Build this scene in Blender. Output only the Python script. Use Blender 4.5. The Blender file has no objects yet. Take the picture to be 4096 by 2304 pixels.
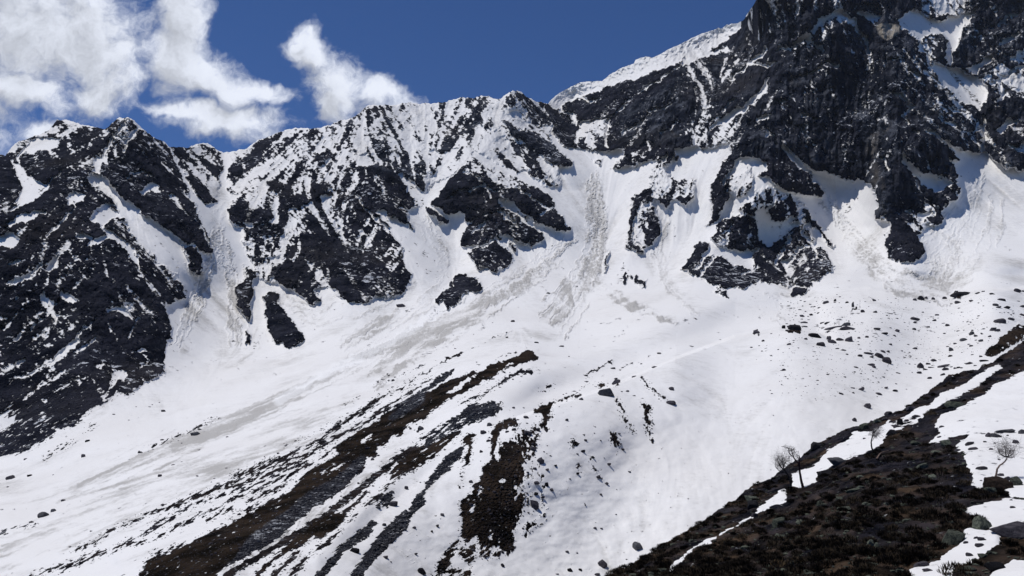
import bpy, math, random
import numpy as np
from mathutils import Vector, Matrix
random.seed(7)
R = math.radians
F = 2061.0            # focal length in the drawing's units (2576 wide)
CU, CV = 1288.0, 724.5
PITCH = R(8.0)
CP, SP = math.cos(PITCH), math.sin(PITCH)

# ------------------------------------------------------------------ camera, world, sun
scene = bpy.context.scene
COL = scene.collection
cam_d = bpy.data.cameras.new('camera')
cam_d.sensor_width = 36.0
cam_d.lens = 36.0 * F / 2576.0
cam_d.clip_start = 0.5
cam_d.clip_end = 20000
cam = bpy.data.objects.new('camera', cam_d)
cam.rotation_euler = (math.pi / 2 + PITCH, 0, 0)
COL.objects.link(cam)
scene.camera = cam

SUN_EL = R(68)
SUN_AZ = R(-80)       # measured from +Y (the view direction) towards +X
sdir = Vector((math.sin(SUN_AZ) * math.cos(SUN_EL), math.cos(SUN_AZ) * math.cos(SUN_EL), math.sin(SUN_EL)))
sun_d = bpy.data.lights.new('sun', 'SUN')
sun_d.energy = 3.6
sun_d.angle = R(0.5)
sun_d.color = (1.0, 0.97, 0.93)
sun = bpy.data.objects.new('sun', sun_d)
sun.rotation_euler = sdir.to_track_quat('Z', 'Y').to_euler()
COL.objects.link(sun)

scene.view_settings.view_transform = 'Standard'
scene.view_settings.look = 'None'
scene.view_settings.exposure = -0.12
scene.view_settings.gamma = 1.0

world = bpy.data.worlds.new('World')
scene.world = world
world.use_nodes = True


class NT:
    """small helper to write node trees"""
    def __init__(self, tree):
        self.t = tree
        tree.nodes.clear()

    def n(self, kind, ins=None, **props):
        nd = self.t.nodes.new(kind)
        for k, v in props.items():
            setattr(nd, k, v)
        if ins:
            for k, v in ins.items():
                s = nd.inputs[k]
                if isinstance(v, bpy.types.NodeSocket):
                    self.t.links.new(v, s)
                else:
                    s.default_value = v
        return nd

    def m(self, op, a, b=0.0, c=None, clamp=False):
        ins = {0: a, 1: b}
        if c is not None:
            ins[2] = c
        return self.n('ShaderNodeMath', ins, operation=op, use_clamp=clamp).outputs[0]

    def vm(self, op, a, b=(0, 0, 0)):
        nd = self.n('ShaderNodeVectorMath', {0: a, 1: b}, operation=op)
        return nd.outputs['Value'] if op in ('LENGTH', 'DOT_PRODUCT') else nd.outputs['Vector']

    def mix(self, f, a, b, blend='MIX'):
        nd = self.n('ShaderNodeMix', data_type='RGBA', blend_type=blend)
        for s, v in ((nd.inputs[0], f), (nd.inputs[6], a), (nd.inputs[7], b)):
            if isinstance(v, bpy.types.NodeSocket):
                self.t.links.new(v, s)
            else:
                s.default_value = v
        return nd.outputs[2]

    def noise(self, vec, scale, detail=4, rough=0.55, lac=2.0, dist=0.0, dims='3D'):
        nd = self.n('ShaderNodeTexNoise', {'Scale': scale, 'Detail': detail, 'Roughness': rough,
                                           'Lacunarity': lac, 'Distortion': dist}, noise_dimensions=dims)
        self.t.links.new(vec, nd.inputs['Vector'])
        return nd.outputs['Fac']

    def sstep(self, x, a, b, lo=0.0, hi=1.0):
        nd = self.n('ShaderNodeMapRange', {0: x, 1: a, 2: b, 3: lo, 4: hi}, interpolation_type='SMOOTHSTEP')
        return nd.outputs[0]


def build_world():
    w = NT(world.node_tree)
    sky = w.n('ShaderNodeTexSky', sky_type='NISHITA', sun_disc=False)
    sky.sun_elevation = SUN_EL
    sky.sun_rotation = SUN_AZ
    sky.altitude = 3600
    sky.air_density = 1.0
    sky.dust_density = 0.0
    sky.ozone_density = 2.5
    skyc = w.mix(1.0, sky.outputs[0], (0.46, 0.69, 1.04, 1), 'MULTIPLY')
    geo = w.n('ShaderNodeNewGeometry')
    dirv = w.vm('SCALE', geo.outputs['Incoming'])
    dirv.node.inputs['Scale'].default_value = -1.0
    # gnomonic map of the northern sky (a fixed direction of the world), in the drawing's units / 1000
    x = w.vm('DOT_PRODUCT', dirv, (1, 0, 0))
    y = w.vm('DOT_PRODUCT', dirv, (0, CP, SP))
    z = w.vm('DOT_PRODUCT', dirv, (0, -SP, CP))
    ys = w.m('MAXIMUM', y, 0.05)
    gx = w.m('MULTIPLY_ADD', w.m('DIVIDE', x, ys), F / 1000, CU / 1000)
    gy = w.m('MULTIPLY_ADD', w.m('DIVIDE', z, ys), -F / 1000, CV / 1000)
    p = w.n('ShaderNodeCombineXYZ', {0: gx, 1: gy, 2: 0.0}).outputs[0]
    blobs = [  # cx, cy, rx, ry, angle
        (60, 60, 300, 170, 0), (230, 110, 180, 170, 20), (60, 225, 170, 60, 10), (215, 250, 105, 50, 25),
        (95, 335, 62, 30, 0),
        (450, 40, 75, 110, -10), (440, 150, 90, 90, 15), (540, 195, 140, 60, 25), (650, 225, 85, 32, 22),
        (550, 290, 175, 46, 8), (610, 308, 100, 52, 12), (440, 275, 85, 24, 12),
        (785, 130, 55, 80, -20), (850, 220, 75, 110, -35), (965, 238, 100, 40, 20), (835, 265, 55, 50, 0),
        (780, 78, 40, 24, 10, .7),
        (-160, 200, 240, 260, 0)]
    n1 = w.n('ShaderNodeTexNoise', {'Scale': 6.0, 'Detail': 4, 'Roughness': 0.6})
    w.t.links.new(p, n1.inputs['Vector'])
    wv = w.vm('SUBTRACT', n1.outputs['Color'], (0.5, 0.5, 0.5))
    wv2 = w.vm('SCALE', wv)
    wv2.node.inputs['Scale'].default_value = 0.14
    pw = w.vm('ADD', p, wv2)

    def field(off):
        q = w.vm('ADD', pw, off)
        acc = None
        for (cx, cy, rx, ry, a, *am) in blobs:
            mp = w.n('ShaderNodeMapping', {'Vector': q, 'Location': (cx / 1000, cy / 1000, 0),
                                           'Rotation': (0, 0, R(a)), 'Scale': (rx / 1000, ry / 1000, 1)},
                     vector_type='TEXTURE')
            l = w.vm('LENGTH', mp.outputs[0])
            d = w.m('SUBTRACT', am[0] if am else 1.0, l)
            acc = d if acc is None else w.m('SMOOTH_MAX', acc, d, 0.25)
        nz = w.noise(q, 7.0, 10, 0.66)
        nf = w.noise(q, 3.0, 2, 0.5)
        t = w.m('MULTIPLY_ADD', w.m('SUBTRACT', nz, 0.5), 2.4, acc)
        return w.m('MULTIPLY_ADD', w.m('SUBTRACT', nf, 0.5), 0.8, t)
    f0 = field((0, 0, 0))
    f1 = field((0.02, -0.045, 0))
    alpha = w.sstep(f0, -0.24, 0.62)
    alpha = w.m('MULTIPLY', alpha, w.sstep(y, 0.1, 0.4))
    core = w.sstep(f1, -0.2, 1.25)
    lit = w.sstep(w.m('SUBTRACT', f0, f1), -0.45, 0.45)
    g = w.m('MULTIPLY_ADD', lit, 0.16, 0.86)
    g = w.m('SUBTRACT', g, w.m('MULTIPLY', core, 0.28))
    cc = w.n('ShaderNodeCombineXYZ', {0: w.m('MULTIPLY', g, 0.92), 1: w.m('MULTIPLY', g, 0.97), 2: w.m('MULTIPLY', g, 1.09)}).outputs[0]
    cc = w.vm('SCALE', cc)
    cc.node.inputs['Scale'].default_value = 0.98 / 0.085
    col = w.mix(alpha, skyc, cc)
    bg = w.n('ShaderNodeBackground', {'Color': col, 'Strength': 0.085})
    w.n('ShaderNodeOutputWorld', {'Surface': bg.outputs[0]})


build_world()

# ------------------------------------------------------------------ noise in numpy
_rng = np.random.RandomState(3)
_perm = _rng.permutation(4096).astype(np.int32)
_ga = _rng.rand(4096).astype(np.float32) * 2 * np.pi
_gx, _gy = np.cos(_ga), np.sin(_ga)


def perlin(x, y, seed=0):
    x = np.asarray(x, np.float32); y = np.asarray(y, np.float32)
    xi = np.floor(x).astype(np.int32); yi = np.floor(y).astype(np.int32)
    xf = x - xi; yf = y - yi
    su = xf * xf * xf * (xf * (xf * 6 - 15) + 10)
    sv = yf * yf * yf * (yf * (yf * 6 - 15) + 10)

    def g(ix, iy, dx, dy):
        h = _perm[(_perm[(ix + seed * 131) & 4095] + iy) & 4095]
        return _gx[h] * dx + _gy[h] * dy
    a = g(xi, yi, xf, yf); b = g(xi + 1, yi, xf - 1, yf)
    c = g(xi, yi + 1, xf, yf - 1); d = g(xi + 1, yi + 1, xf - 1, yf - 1)
    return (a + su * (b - a) + sv * ((c + su * (d - c)) - (a + su * (b - a)))) * 1.5


def fbm(x, y, seed=0, octv=4, gain=0.5):
    t = 0; a = 1.0; f = 1.0; s = 0
    for i in range(octv):
        t = t + a * perlin(x * f, y * f, seed + i * 7)
        s += a * a; a *= gain; f *= 2.03
    return t / math.sqrt(s)


def ridged(x, y, seed=0, octv=4, gain=0.55):
    t = 0; a = 1.0; f = 1.0; s = 0
    for i in range(octv):
        t = t + a * (1 - np.abs(perlin(x * f, y * f, seed + i * 7)) * 2)
        s += a; a *= gain; f *= 2.1
    return t / s


def smooth(x, a, b):
    t = np.clip((x - a) / (b - a), 0, 1)
    return t * t * (3 - 2 * t)

# ------------------------------------------------------------------ survey sheets: outlines of rock and snow
SH = {'A': (0, 0, 1.2577), 'B': (1366, 0, 1.2577), 'C': (2730, 0, 1.2577), 'D': (0, 1152, 1.2577),
      'E': (1366, 1152, 1.2577), 'F': (2730, 1152, 1.2577), 'G': (3000, 1100, 2.3504), 'H': (3000, 1600, 2.0584),
      'J': (1700, 1500, 1.802), 'K': (600, 1600, 2.0582), 'V': (0, 0, 2576 / 4096)}


def sh(s, pts):
    ox, oy, k = SH[s]
    a = np.array(pts, np.float64).reshape(-1, 2)
    return np.stack([(ox + a[:, 0] / k), (oy + a[:, 1] / k)], 1) * (2576 / 4096)


def P(txt):
    return [float(q) for q in txt.replace(',', ' ').split()]


RW, RH = 2576, 1449


class Sheet:
    def __init__(self):
        self.c = {}

    def lay(self, name):
        if name not in self.c:
            self.c[name] = np.zeros((RH, RW), np.float32)
        return self.c[name]

    def poly(self, name, s, txt, val):
        a = sh(s, P(txt)); L = self.lay(name)
        x0, x1 = int(max(0, a[:, 0].min() - 1)), int(min(RW, a[:, 0].max() + 2))
        y0, y1 = int(max(0, a[:, 1].min() - 1)), int(min(RH, a[:, 1].max() + 2))
        if x1 <= x0 or y1 <= y0:
            return
        X = np.arange(x0, x1, dtype=np.float32)[None, :] + 0.5
        Y = np.arange(y0, y1, dtype=np.float32)[:, None] + 0.5
        ins = np.zeros((y1 - y0, x1 - x0), bool)
        n = len(a)
        for i in range(n):
            xa, ya = a[i]; xb, yb = a[(i + 1) % n]
            if ya == yb:
                continue
            rows = ((ya > Y) != (yb > Y))
            ins ^= rows & (X < (xb - xa) * (Y - ya) / (yb - ya) + xa)
        L[y0:y1, x0:x1][ins] = val

    def stroke(self, name, s, txt, width, val, soft=0.3):
        """polyline; width in the sheet's own units"""
        k = SH[s][2]
        a = sh(s, P(txt)); w = width / k * (2576 / 4096) * 0.5
        L = self.lay(name)
        for i in range(len(a) - 1):
            (xa, ya), (xb, yb) = a[i], a[i + 1]
            x0, x1 = int(max(0, min(xa, xb) - w - 3)), int(min(RW, max(xa, xb) + w + 4))
            y0, y1 = int(max(0, min(ya, yb) - w - 3)), int(min(RH, max(ya, yb) + w + 4))
            if x1 <= x0 or y1 <= y0:
                continue
            X = np.arange(x0, x1, dtype=np.float32)[None, :]; Y = np.arange(y0, y1, dtype=np.float32)[:, None]
            dx, dy = xb - xa, yb - ya
            t = np.clip(((X - xa) * dx + (Y - ya) * dy) / (dx * dx + dy * dy + 1e-6), 0, 1)
            d = np.hypot(X - xa - t * dx, Y - ya - t * dy)
            m = np.clip((w + 0.7 - d) / 1.4, 0, 1) * val
            if val > 0:
                L[y0:y1, x0:x1] = np.maximum(L[y0:y1, x0:x1], m)
            else:
                L[y0:y1, x0:x1] = np.minimum(L[y0:y1, x0:x1], 1 - np.clip((w + 0.7 - d) / 1.4, 0, 1))


def blur(a, r):
    for _ in range(2):
        for ax in (0, 1):
            k = 2 * r + 1
            pad = [(0, 0), (0, 0)]; pad[ax] = (r + 1, r)
            c = np.cumsum(np.pad(a, pad, mode='edge').astype(np.float64), axis=ax)
            if ax == 0:
                a = ((c[k:] - c[:-k]) / k).astype(np.float32)
            else:
                a = ((c[:, k:] - c[:, :-k]) / k).astype(np.float32)
    return a


def samp(L, u, v):
    u = np.clip(u, 1, RW - 2.01); v = np.clip(v, 1, RH - 2.01)
    x = u.astype(np.int32); y = v.astype(np.int32)
    fx = (u - x).astype(np.float32); fy = (v - y).astype(np.float32)
    return (L[y, x] * (1 - fx) + L[y, x + 1] * fx) * (1 - fy) + (L[y + 1, x] * (1 - fx) + L[y + 1, x + 1] * fx) * fy


M = Sheet()      # the big valley and the mountains
exec_order = []
ROCK = [
    # left mountain
    ('D', '-20,-420 10,-420 20,-440 0,-470', 0.0),
    ('V', '-30,380 0,388 35,378 70,340 130,330 150,301 185,312 230,318 285,310 322,293 350,330 330,420 218,445 260,480 350,600 395,650 425,680 462,705 468,752 440,757 415,775 430,822 428,850 412,888 415,940 350,970 320,1000 298,985 270,1010 230,1030 190,1070 150,1080 95,1120 55,1140 0,1150 -30,1150', 0.82),
    ('A', '500,870 520,830 560,760 600,640 640,600 740,670 800,700 850,740 880,790 920,890 945,960 1000,1060 1020,1120 1045,1180 1070,1275 1030,1275 1000,1240 930,1215 870,1170 780,1120 720,1080 700,1040 640,1010 590,960 540,900', 0.95),
    ('A', '900,1130 940,1110 1000,1160 1050,1215 1060,1275 1020,1270 960,1230 910,1180', 0.9),
    ('A', '930,1240 990,1250 1020,1330 1022,1390 990,1390 950,1330', 0.9),
    # couloir head, dusted
    ('A', '850,737 950,742 1025,717 1110,760 1125,850 1100,930 1090,1010 1060,1010 1000,960 950,880 900,830', 0.5),
    ('A', '945,880 1000,900 1050,960 1090,1010 1060,1030 1000,990 960,930', 0.9),
    ('A', '1020,830 1070,800 1110,840 1110,920 1060,880', 0.75),
    # central massif
    ('A', '1150,770 1280,715 1370,680 1430,655 1560,648 1718,612 1718,1449 1440,1449 1300,1400 1240,1240 1225,1150 1160,1110 1170,1010 1210,990 1150,960 1150,860 1180,820', 0.43),
    ('A', '1160,860 1210,825 1225,870 1170,885', 0.95),
    ('A', '1155,1110 1160,1040 1200,1005 1280,1040 1370,1065 1360,1120 1260,1130', 0.97),
    ('A', '1230,1150 1330,1130 1400,1130 1440,1180 1380,1210 1300,1190 1240,1230', 0.9),
    ('A', '1340,915 1400,900 1430,950 1370,970', 0.95),
    ('A', '1420,1010 1500,980 1580,1000 1500,1045 1430,1050', 0.95),
    ('A', '1560,930 1640,905 1670,970 1600,1000', 0.95),
    ('A', '1580,790 1650,750 1690,790 1620,830', 0.9),
    ('A', '1250,1240 1310,1260 1340,1320 1300,1310', 0.85),
    ('A', '1440,1240 1530,1200 1640,1160 1718,1170 1718,1449 1560,1330 1500,1290', 0.85),
    ('A', '1370,1330 1450,1300 1540,1330 1600,1400 1640,1449 1430,1449 1380,1390', 0.85),
    ('B', '0,605 140,540 200,700 330,880 380,1040 300,1020 250,1000 180,1040 250,1120 320,1230 300,1310 355,1400 340,1449 0,1449', 0.55),
    ('B', '100,690 180,700 230,780 330,890 385,1045 330,1060 230,990 160,900 80,800', 0.85),
    ('B', '60,960 150,940 200,1010 260,1100 330,1190 300,1210 200,1140 100,1060', 0.93),
    ('B', '190,1010 250,990 320,1060 355,1120 362,1160 330,1130 250,1080', 0.9),
    ('V', '625,590 700,590 770,570 840,545 870,590 900,610 960,590 985,640 1035,690 1037,715 1000,745 950,750 920,760 880,765 850,745 815,700 770,660 720,645 650,650 610,610', 0.58),
    ('V', '750,590 800,585 880,615 925,640 985,680 1030,695 1035,712 1000,742 950,748 925,760 880,765 860,748 835,720 800,670 760,640', 0.9),
    ('B', '300,1250 340,1190 390,1168 420,1210 430,1260 465,1290 460,1312 420,1310 370,1282 320,1272', 0.95),
    ('B', '270,1200 300,1200 305,1235 275,1230', 0.9),
    ('B', '368,1308 395,1300 415,1335 400,1338', 0.85),
    # small outcrops under the massif
    ('V', '593,725 605,708 622,698 636,705 636,740 631,775 629,810 613,800 598,765', 0.95),
    ('V', '619,828 630,842 632,862 620,860', 0.9),
    ('V', '680,690 700,662 730,655 745,670 775,700 808,755 785,765 740,730 700,715', 0.9),
    ('V', '662,745 680,730 695,738 702,765 718,790 742,815 768,850 745,870 720,875 705,860 690,862 685,840 672,815 668,780', 0.93),
    ('V', '618,680 650,685 640,705 620,700', 0.8),
    # block between the gullies
    ('B', '445,1020 500,960 550,890 600,840 640,800 700,810 740,850 790,880 870,900 940,930 990,950 1040,980 1070,1030 1100,1080 1130,1120 1155,1160 1100,1155 1060,1140 1000,1130 950,1110 900,1060 840,1030 780,1030 700,1080 640,1115 610,1080 560,1080', 0.9),
    ('B', '640,800 760,840 860,890 960,930 980,960 880,950 780,920 700,880 620,860', 0.5),
    ('B', '600,1200 650,1120 720,1060 800,1010 850,1050 900,1090 950,1130 1000,1170 1020,1200 980,1230 940,1230 880,1210 840,1180 790,1190 850,1280 862,1320 830,1350 780,1365 730,1350 680,1350 650,1300 640,1270 680,1240 650,1225 610,1240', 0.88),
    ('B', '830,1200 880,1240 885,1265 850,1250', 0.8),
    ('B', '428,1045 460,1042 490,1080 542,1130 520,1132 480,1105 440,1080', 0.95),
    ('V', '1100,752 1125,720 1150,695 1175,690 1195,697 1213,715 1212,735 1190,735 1165,742 1145,770 1125,780 1118,762', 0.88),
    # upper dusted wall
    ('B', '0,600 140,528 260,528 440,520 560,500 700,485 800,495 862,453 940,490 1040,520 1050,620 1060,760 1100,830 1095,935 1000,930 930,850 870,880 740,840 640,790 560,870 420,965 330,880 200,830 0,830', 0.34),
    ('B', '820,480 862,453 940,490 1040,520 1060,640 980,640 900,560 840,560', 0.62),
    ('B', '800,600 900,640 980,700 1060,740 1150,830 1100,835 1020,790 940,730 860,680', 0.85),
    ('B', '850,640 960,670 1050,720 1110,760 1160,830 1110,835 1040,795 1000,760 930,710', 0.95),
    ('B', '1030,520 1060,540 1090,560 1130,575 1180,620 1188,650 1165,740 1130,740 1090,700 1060,650 1045,590', 1.0),
    ('B', '920,760 980,810 1030,870 1080,910 1092,940 1040,925 980,900 930,840', 0.7),
    ('B', '650,560 760,600 800,660 720,640 640,620', 0.6),
    ('B', '60,760 200,700 330,790 480,860 400,960 330,880 200,800', 0.6),
    # rock walls to the right of the saddle
    ('B', '1110,530 1150,510 1300,450 1400,418 1560,372 1718,300 1718,740 1640,770 1560,770 1500,800 1400,757 1320,760 1250,752 1170,742 1180,650 1190,600 1130,565', 0.88),
    ('B', '1180,620 1340,600 1350,740 1250,752 1172,742', 0.55),
    ('B', '1350,850 1400,800 1460,755 1530,700 1600,740 1640,770 1600,800 1510,810 1480,835 1400,850', 0.62),
    ('B', '1280,800 1310,800 1318,828 1290,822', 0.5),
    ('B', '1650,740 1680,718 1690,790 1640,830 1625,880 1600,910 1605,850 1630,810', 0.92),
    ('B', '1455,1060 1470,1000 1520,960 1560,935 1590,970 1640,955 1665,1000 1630,1062 1600,1015 1550,1000 1510,1040 1480,1090 1462,1150 1470,1230 1530,1270 1480,1262 1428,1240 1440,1190 1448,1120', 0.92),
    ('B', '1480,1040 1560,1000 1600,1100 1600,1180 1560,1230 1520,1260 1480,1210', 0.5),
    ('B', '1540,1120 1590,1130 1602,1180 1560,1230 1545,1180', 0.92),
    ('C', '-70,960 0,960 60,945 75,970 60,1000 10,1030 -20,1010', 0.88),
    ('V', '1638,430 1665,400 1690,450 1750,455 1752,490 1700,500 1640,500', 0.45),
    # great right wall
    ('C', '-10,350 100,280 230,200 290,140 320,80 345,40 370,-20 1718,-20 1718,850 1640,850 1560,800 1530,770 1500,770 1360,742 1390,780 1402,805 1330,790 1360,830 1397,900 1370,905 1400,950 1390,1010 1330,1020 1310,1060 1300,1120 1210,1140 1170,1180 1225,1250 1210,1300 1110,1320 1040,1300 1020,1220 1050,1130 970,1090 990,1030 960,960 925,905 850,905 760,882 640,852 560,800 500,740 430,700 260,700 230,730 140,722 60,742 -10,750', 0.86),
    ('C', '-10,360 220,215 300,300 240,380 180,480 140,610 -10,700', 0.72),
    ('C', '30,620 130,600 260,560 270,690 230,730 60,742', 0.6),
    # buttress
    ('C', '280,640 430,650 500,700 500,740 560,800 620,850 690,930 712,972 660,988 600,980 520,962 480,950 430,890 380,880 420,860 430,800 320,790 250,800 235,790 255,690', 0.88),
    ('C', '240,790 300,790 310,810 260,850 230,900 250,930 225,1000 200,1060 150,1130 118,1145 160,1060 145,970 150,930 180,880 200,830', 0.93),
    ('C', '250,880 330,840 360,900 330,980 240,990 210,950', 0.45),
    ('C', '350,960 450,940 520,980 580,1010 560,1060 450,1030 380,1060 300,1080', 0.42),
    ('C', '500,1010 580,1005 625,1060 680,1130 720,1180 770,1240 745,1240 700,1180 620,1110 540,1130 480,1110 430,1060', 0.72),
    ('C', '190,1110 260,1050 340,1020 380,1060 360,1120 380,1180 380,1250 350,1290 240,1290 130,1230', 0.74),
    ('C', '370,1200 440,1240 540,1170 600,1110 640,1140 660,1190 650,1240 700,1250 750,1310 755,1362 690,1390 640,1440 600,1430 500,1445 400,1420 350,1350', 0.8),
    ('C', '0,1360 20,1310 90,1220 130,1230 100,1290 60,1370 130,1290 160,1290 250,1320 340,1350 400,1400 380,1420 300,1449 200,1449 100,1400', 0.95),
    ('F', '570,0 640,0 600,30 570,45 545,30', 0.95),
    ('F', '165,0 230,25 232,50 200,40 175,25', 0.85),
    ('V', '1575,690 1600,695 1615,710 1628,722 1612,725 1595,705', 0.5),
    ('B', '1340,1258 1346,1290 1322,1370 1314,1352 1330,1300', 0.95),
    ('B', '1420,1392 1436,1368 1432,1410 1418,1440', 0.8),
    ('B', '1480,1400 1530,1398 1536,1442 1490,1440', 0.75),
]
SNOWP = [
    ('A', '430,890 455,872 480,890 540,925 600,1000 680,1090 760,1170 860,1200 900,1290 960,1360 1000,1400 1010,1449 935,1449 880,1380 800,1270 720,1170 640,1090 560,1010 500,950 450,930'),
    ('A', '455,870 480,800 510,790 515,840 500,870'),
    ('A', '60,810 90,810 130,855 175,900 255,925 210,985 120,1040 70,1020 110,960 85,900'),
    ('A', '0,1185 60,1160 110,1200 60,1250 0,1250'), ('A', '20,1120 100,1080 160,1068 240,1048 235,1070 130,1118 60,1140'),
    ('A', '328,1000 380,952 430,990 400,1020 345,1032'), ('A', '440,1090 500,1050 540,1012 590,1060 620,1090 560,1112 520,1142 470,1110'),
    ('A', '375,1182 420,1168 470,1208 530,1178 562,1188 485,1240 432,1255 450,1220'),
    ('A', '228,1368 250,1330 285,1288 302,1312 272,1360'), ('A', '75,1420 150,1385 160,1400 90,1430'),
    ('A', '45,1320 100,1300 95,1335 50,1335'), ('A', '640,1250 700,1330 760,1400 720,1370 660,1300'),
    ('A', '600,1100 700,1170 760,1240 830,1340 800,1330 720,1230 620,1130'),
    ('A', '120,740 180,700 255,690 310,700 290,742 240,760 180,765 130,780'),
    ('A', '700,960 760,920 830,950 780,965 730,985'),
    ('A', '830,960 900,1010 970,1100 940,1080 880,1030'), ('A', '520,1140 600,1180 680,1260 700,1330 640,1270 560,1200'),
    ('D', '305,0 400,60 370,80 330,75 305,40'), ('D', '205,20 260,70 290,130 285,180 250,130 200,80'), ('D', '75,60 110,40 100,70'),
    ('D', '530,110 610,90 680,150 660,155 600,120 540,125'), ('D', '735,90 775,115 740,118'),
    ('D', '240,390 290,330 345,290 360,255 400,255 380,300 320,340 270,380'), ('D', '370,325 450,265 485,250 480,275 400,330'),
    ('D', '670,322 740,300 745,312 690,332'), ('D', '65,260 100,230 105,265 80,272'), ('D', '70,385 130,350 125,380 85,400'),
    ('D', '560,440 600,410 650,420 640,450 600,450 560,500 555,470'), ('D', '480,380 530,390 520,410 490,400'),
    ('D', '385,455 405,480 390,500'), ('D', '200,560 240,560 230,590'), ('D', '215,230 235,220 235,250'),
    ('D', '0,640 60,600 40,650 80,640 70,690 0,720'),
    ('B', '285,870 330,895 365,960 400,990 440,985 470,955 530,890 545,900 480,985 430,1010 420,1060 440,1110 480,1180 540,1300 560,1449 360,1449 340,1350 300,1250 240,1150 180,1060 205,1050 270,1110 330,1160 380,1170 365,1060 400,1040 350,985 300,920'),
    ('B', '650,750 720,780 800,830 900,885 870,892 770,850 680,800'), ('B', '430,760 520,770 600,745 545,820 480,790'),
    ('B', '805,1000 870,1020 900,1060 930,1100 1060,1145 1000,1160 940,1130 890,1090 840,1050 790,1030'),
    ('B', '1000,1080 1050,1030 1020,1090'),
    ('B', '1050,520 1110,460 1200,415 1310,408 1310,440 1250,450 1150,508 1110,532 1070,522'),
    ('B', '1190,612 1260,600 1350,580 1385,555 1450,498 1462,490 1410,550 1340,592 1280,612 1215,628 1195,640'),
    ('B', '1325,610 1355,600 1350,660 1335,745 1318,745 1330,680'),
    ('C', '128,645 200,590 300,535 380,465 440,378 432,450 380,512 300,572 220,622 150,655'), ('C', '368,605 440,562 432,600'),
    ('C', '225,400 300,335 378,268 402,290 320,345 260,395'), ('C', '1100,90 1150,50 1200,60 1290,110 1400,80 1490,40 1430,120 1400,160 1380,230 1345,335 1318,325 1335,205 1285,160 1200,205 1150,170 1100,150'),
    ('C', '1220,305 1320,330 1390,350 1480,385 1545,465 1512,540 1500,565 1430,522 1370,460 1300,380'),
    ('C', '1500,565 1518,575 1528,680 1522,775 1505,770 1508,650'), ('C', '1568,655 1640,600 1700,600 1640,645 1600,685'),
    ('C', '1640,735 1718,712 1718,770 1680,762'), ('C', '1240,655 1310,700 1370,750 1402,800 1335,745 1270,690'),
    ('C', '1105,775 1160,820 1210,868 1300,890 1350,912 1365,935 1300,962 1230,952 1195,915 1160,870 1110,830'),
    ('C', '1430,350 1500,300 1580,265 1560,300 1480,370'), ('C', '190,1172 245,1158 262,1190 210,1182'),
    ('C', '110,1220 170,1255 240,1290 340,1330 362,1352 350,1295 380,1250 300,1262 200,1240 150,1205'),
    ('C', '378,1120 450,1140 540,1095 575,1090 520,1150 455,1235 410,1205'), ('C', '500,1300 540,1310 530,1370 510,1352'),
    ('C', '300,1085 200,1110 215,1060 290,1000 350,965 360,990 300,1050'), ('C', '430,650 450,670 440,690 470,700 425,685'),
    ('C', '505,740 560,790 620,845 640,880 590,850 530,790'), ('C', '1010,90 980,110 900,90 870,60 930,60'),
    ('C', '620,640 630,640 622,735 614,735'), ('C', '655,150 700,110 780,50 835,60 780,75 710,120 670,165'),
    ('C', '845,568 900,545 870,568'), ('C', '1120,1060 1160,1050 1150,1085'), ('C', '1180,1070 1260,1060 1200,1120'),
]
MIXP = [
    ('A', '85,720 180,680 290,605 400,630 560,640 540,700 420,760 310,800 160,800', 0.66),
    ('A', '560,640 640,595 700,640 760,700 660,700 600,760 540,830 480,790', 0.7),
    ('A', '640,600 740,670 850,740 945,960 1040,1170 1000,1160 930,1030 860,880 780,760', 0.7),
    ('C', '480,230 640,170 780,50 860,60 1000,100 970,130 860,110 760,130 680,230 600,260 500,290', 0.66),
    ('C', '1130,1150 1180,1050 1250,1000 1300,1060 1260,1120 1200,1160', 0.55),
    ('C', '1200,0 1420,0 1420,80 1200,80', 0.35), ('C', '1500,400 1570,340 1718,240 1718,520 1600,480 1540,440', 0.52),
    ('C', '1180,230 1330,140 1330,200 1240,290', 0.55), ('C', '1280,470 1500,560 1490,640 1380,600 1300,560', 0.8),
    ('C', '480,470 560,470 550,600 500,700 440,640 450,560', 0.78), ('C', '1000,560 1060,460 1120,460 1150,560 1120,640', 0.85),
]
for s, t, c in ROCK:
    M.poly('C', s, t, c)
for s, t, c in MIXP:
    M.poly('C', s, t, c)
for s, t in SNOWP:
    M.poly('C', s, t, 0.03)

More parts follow.
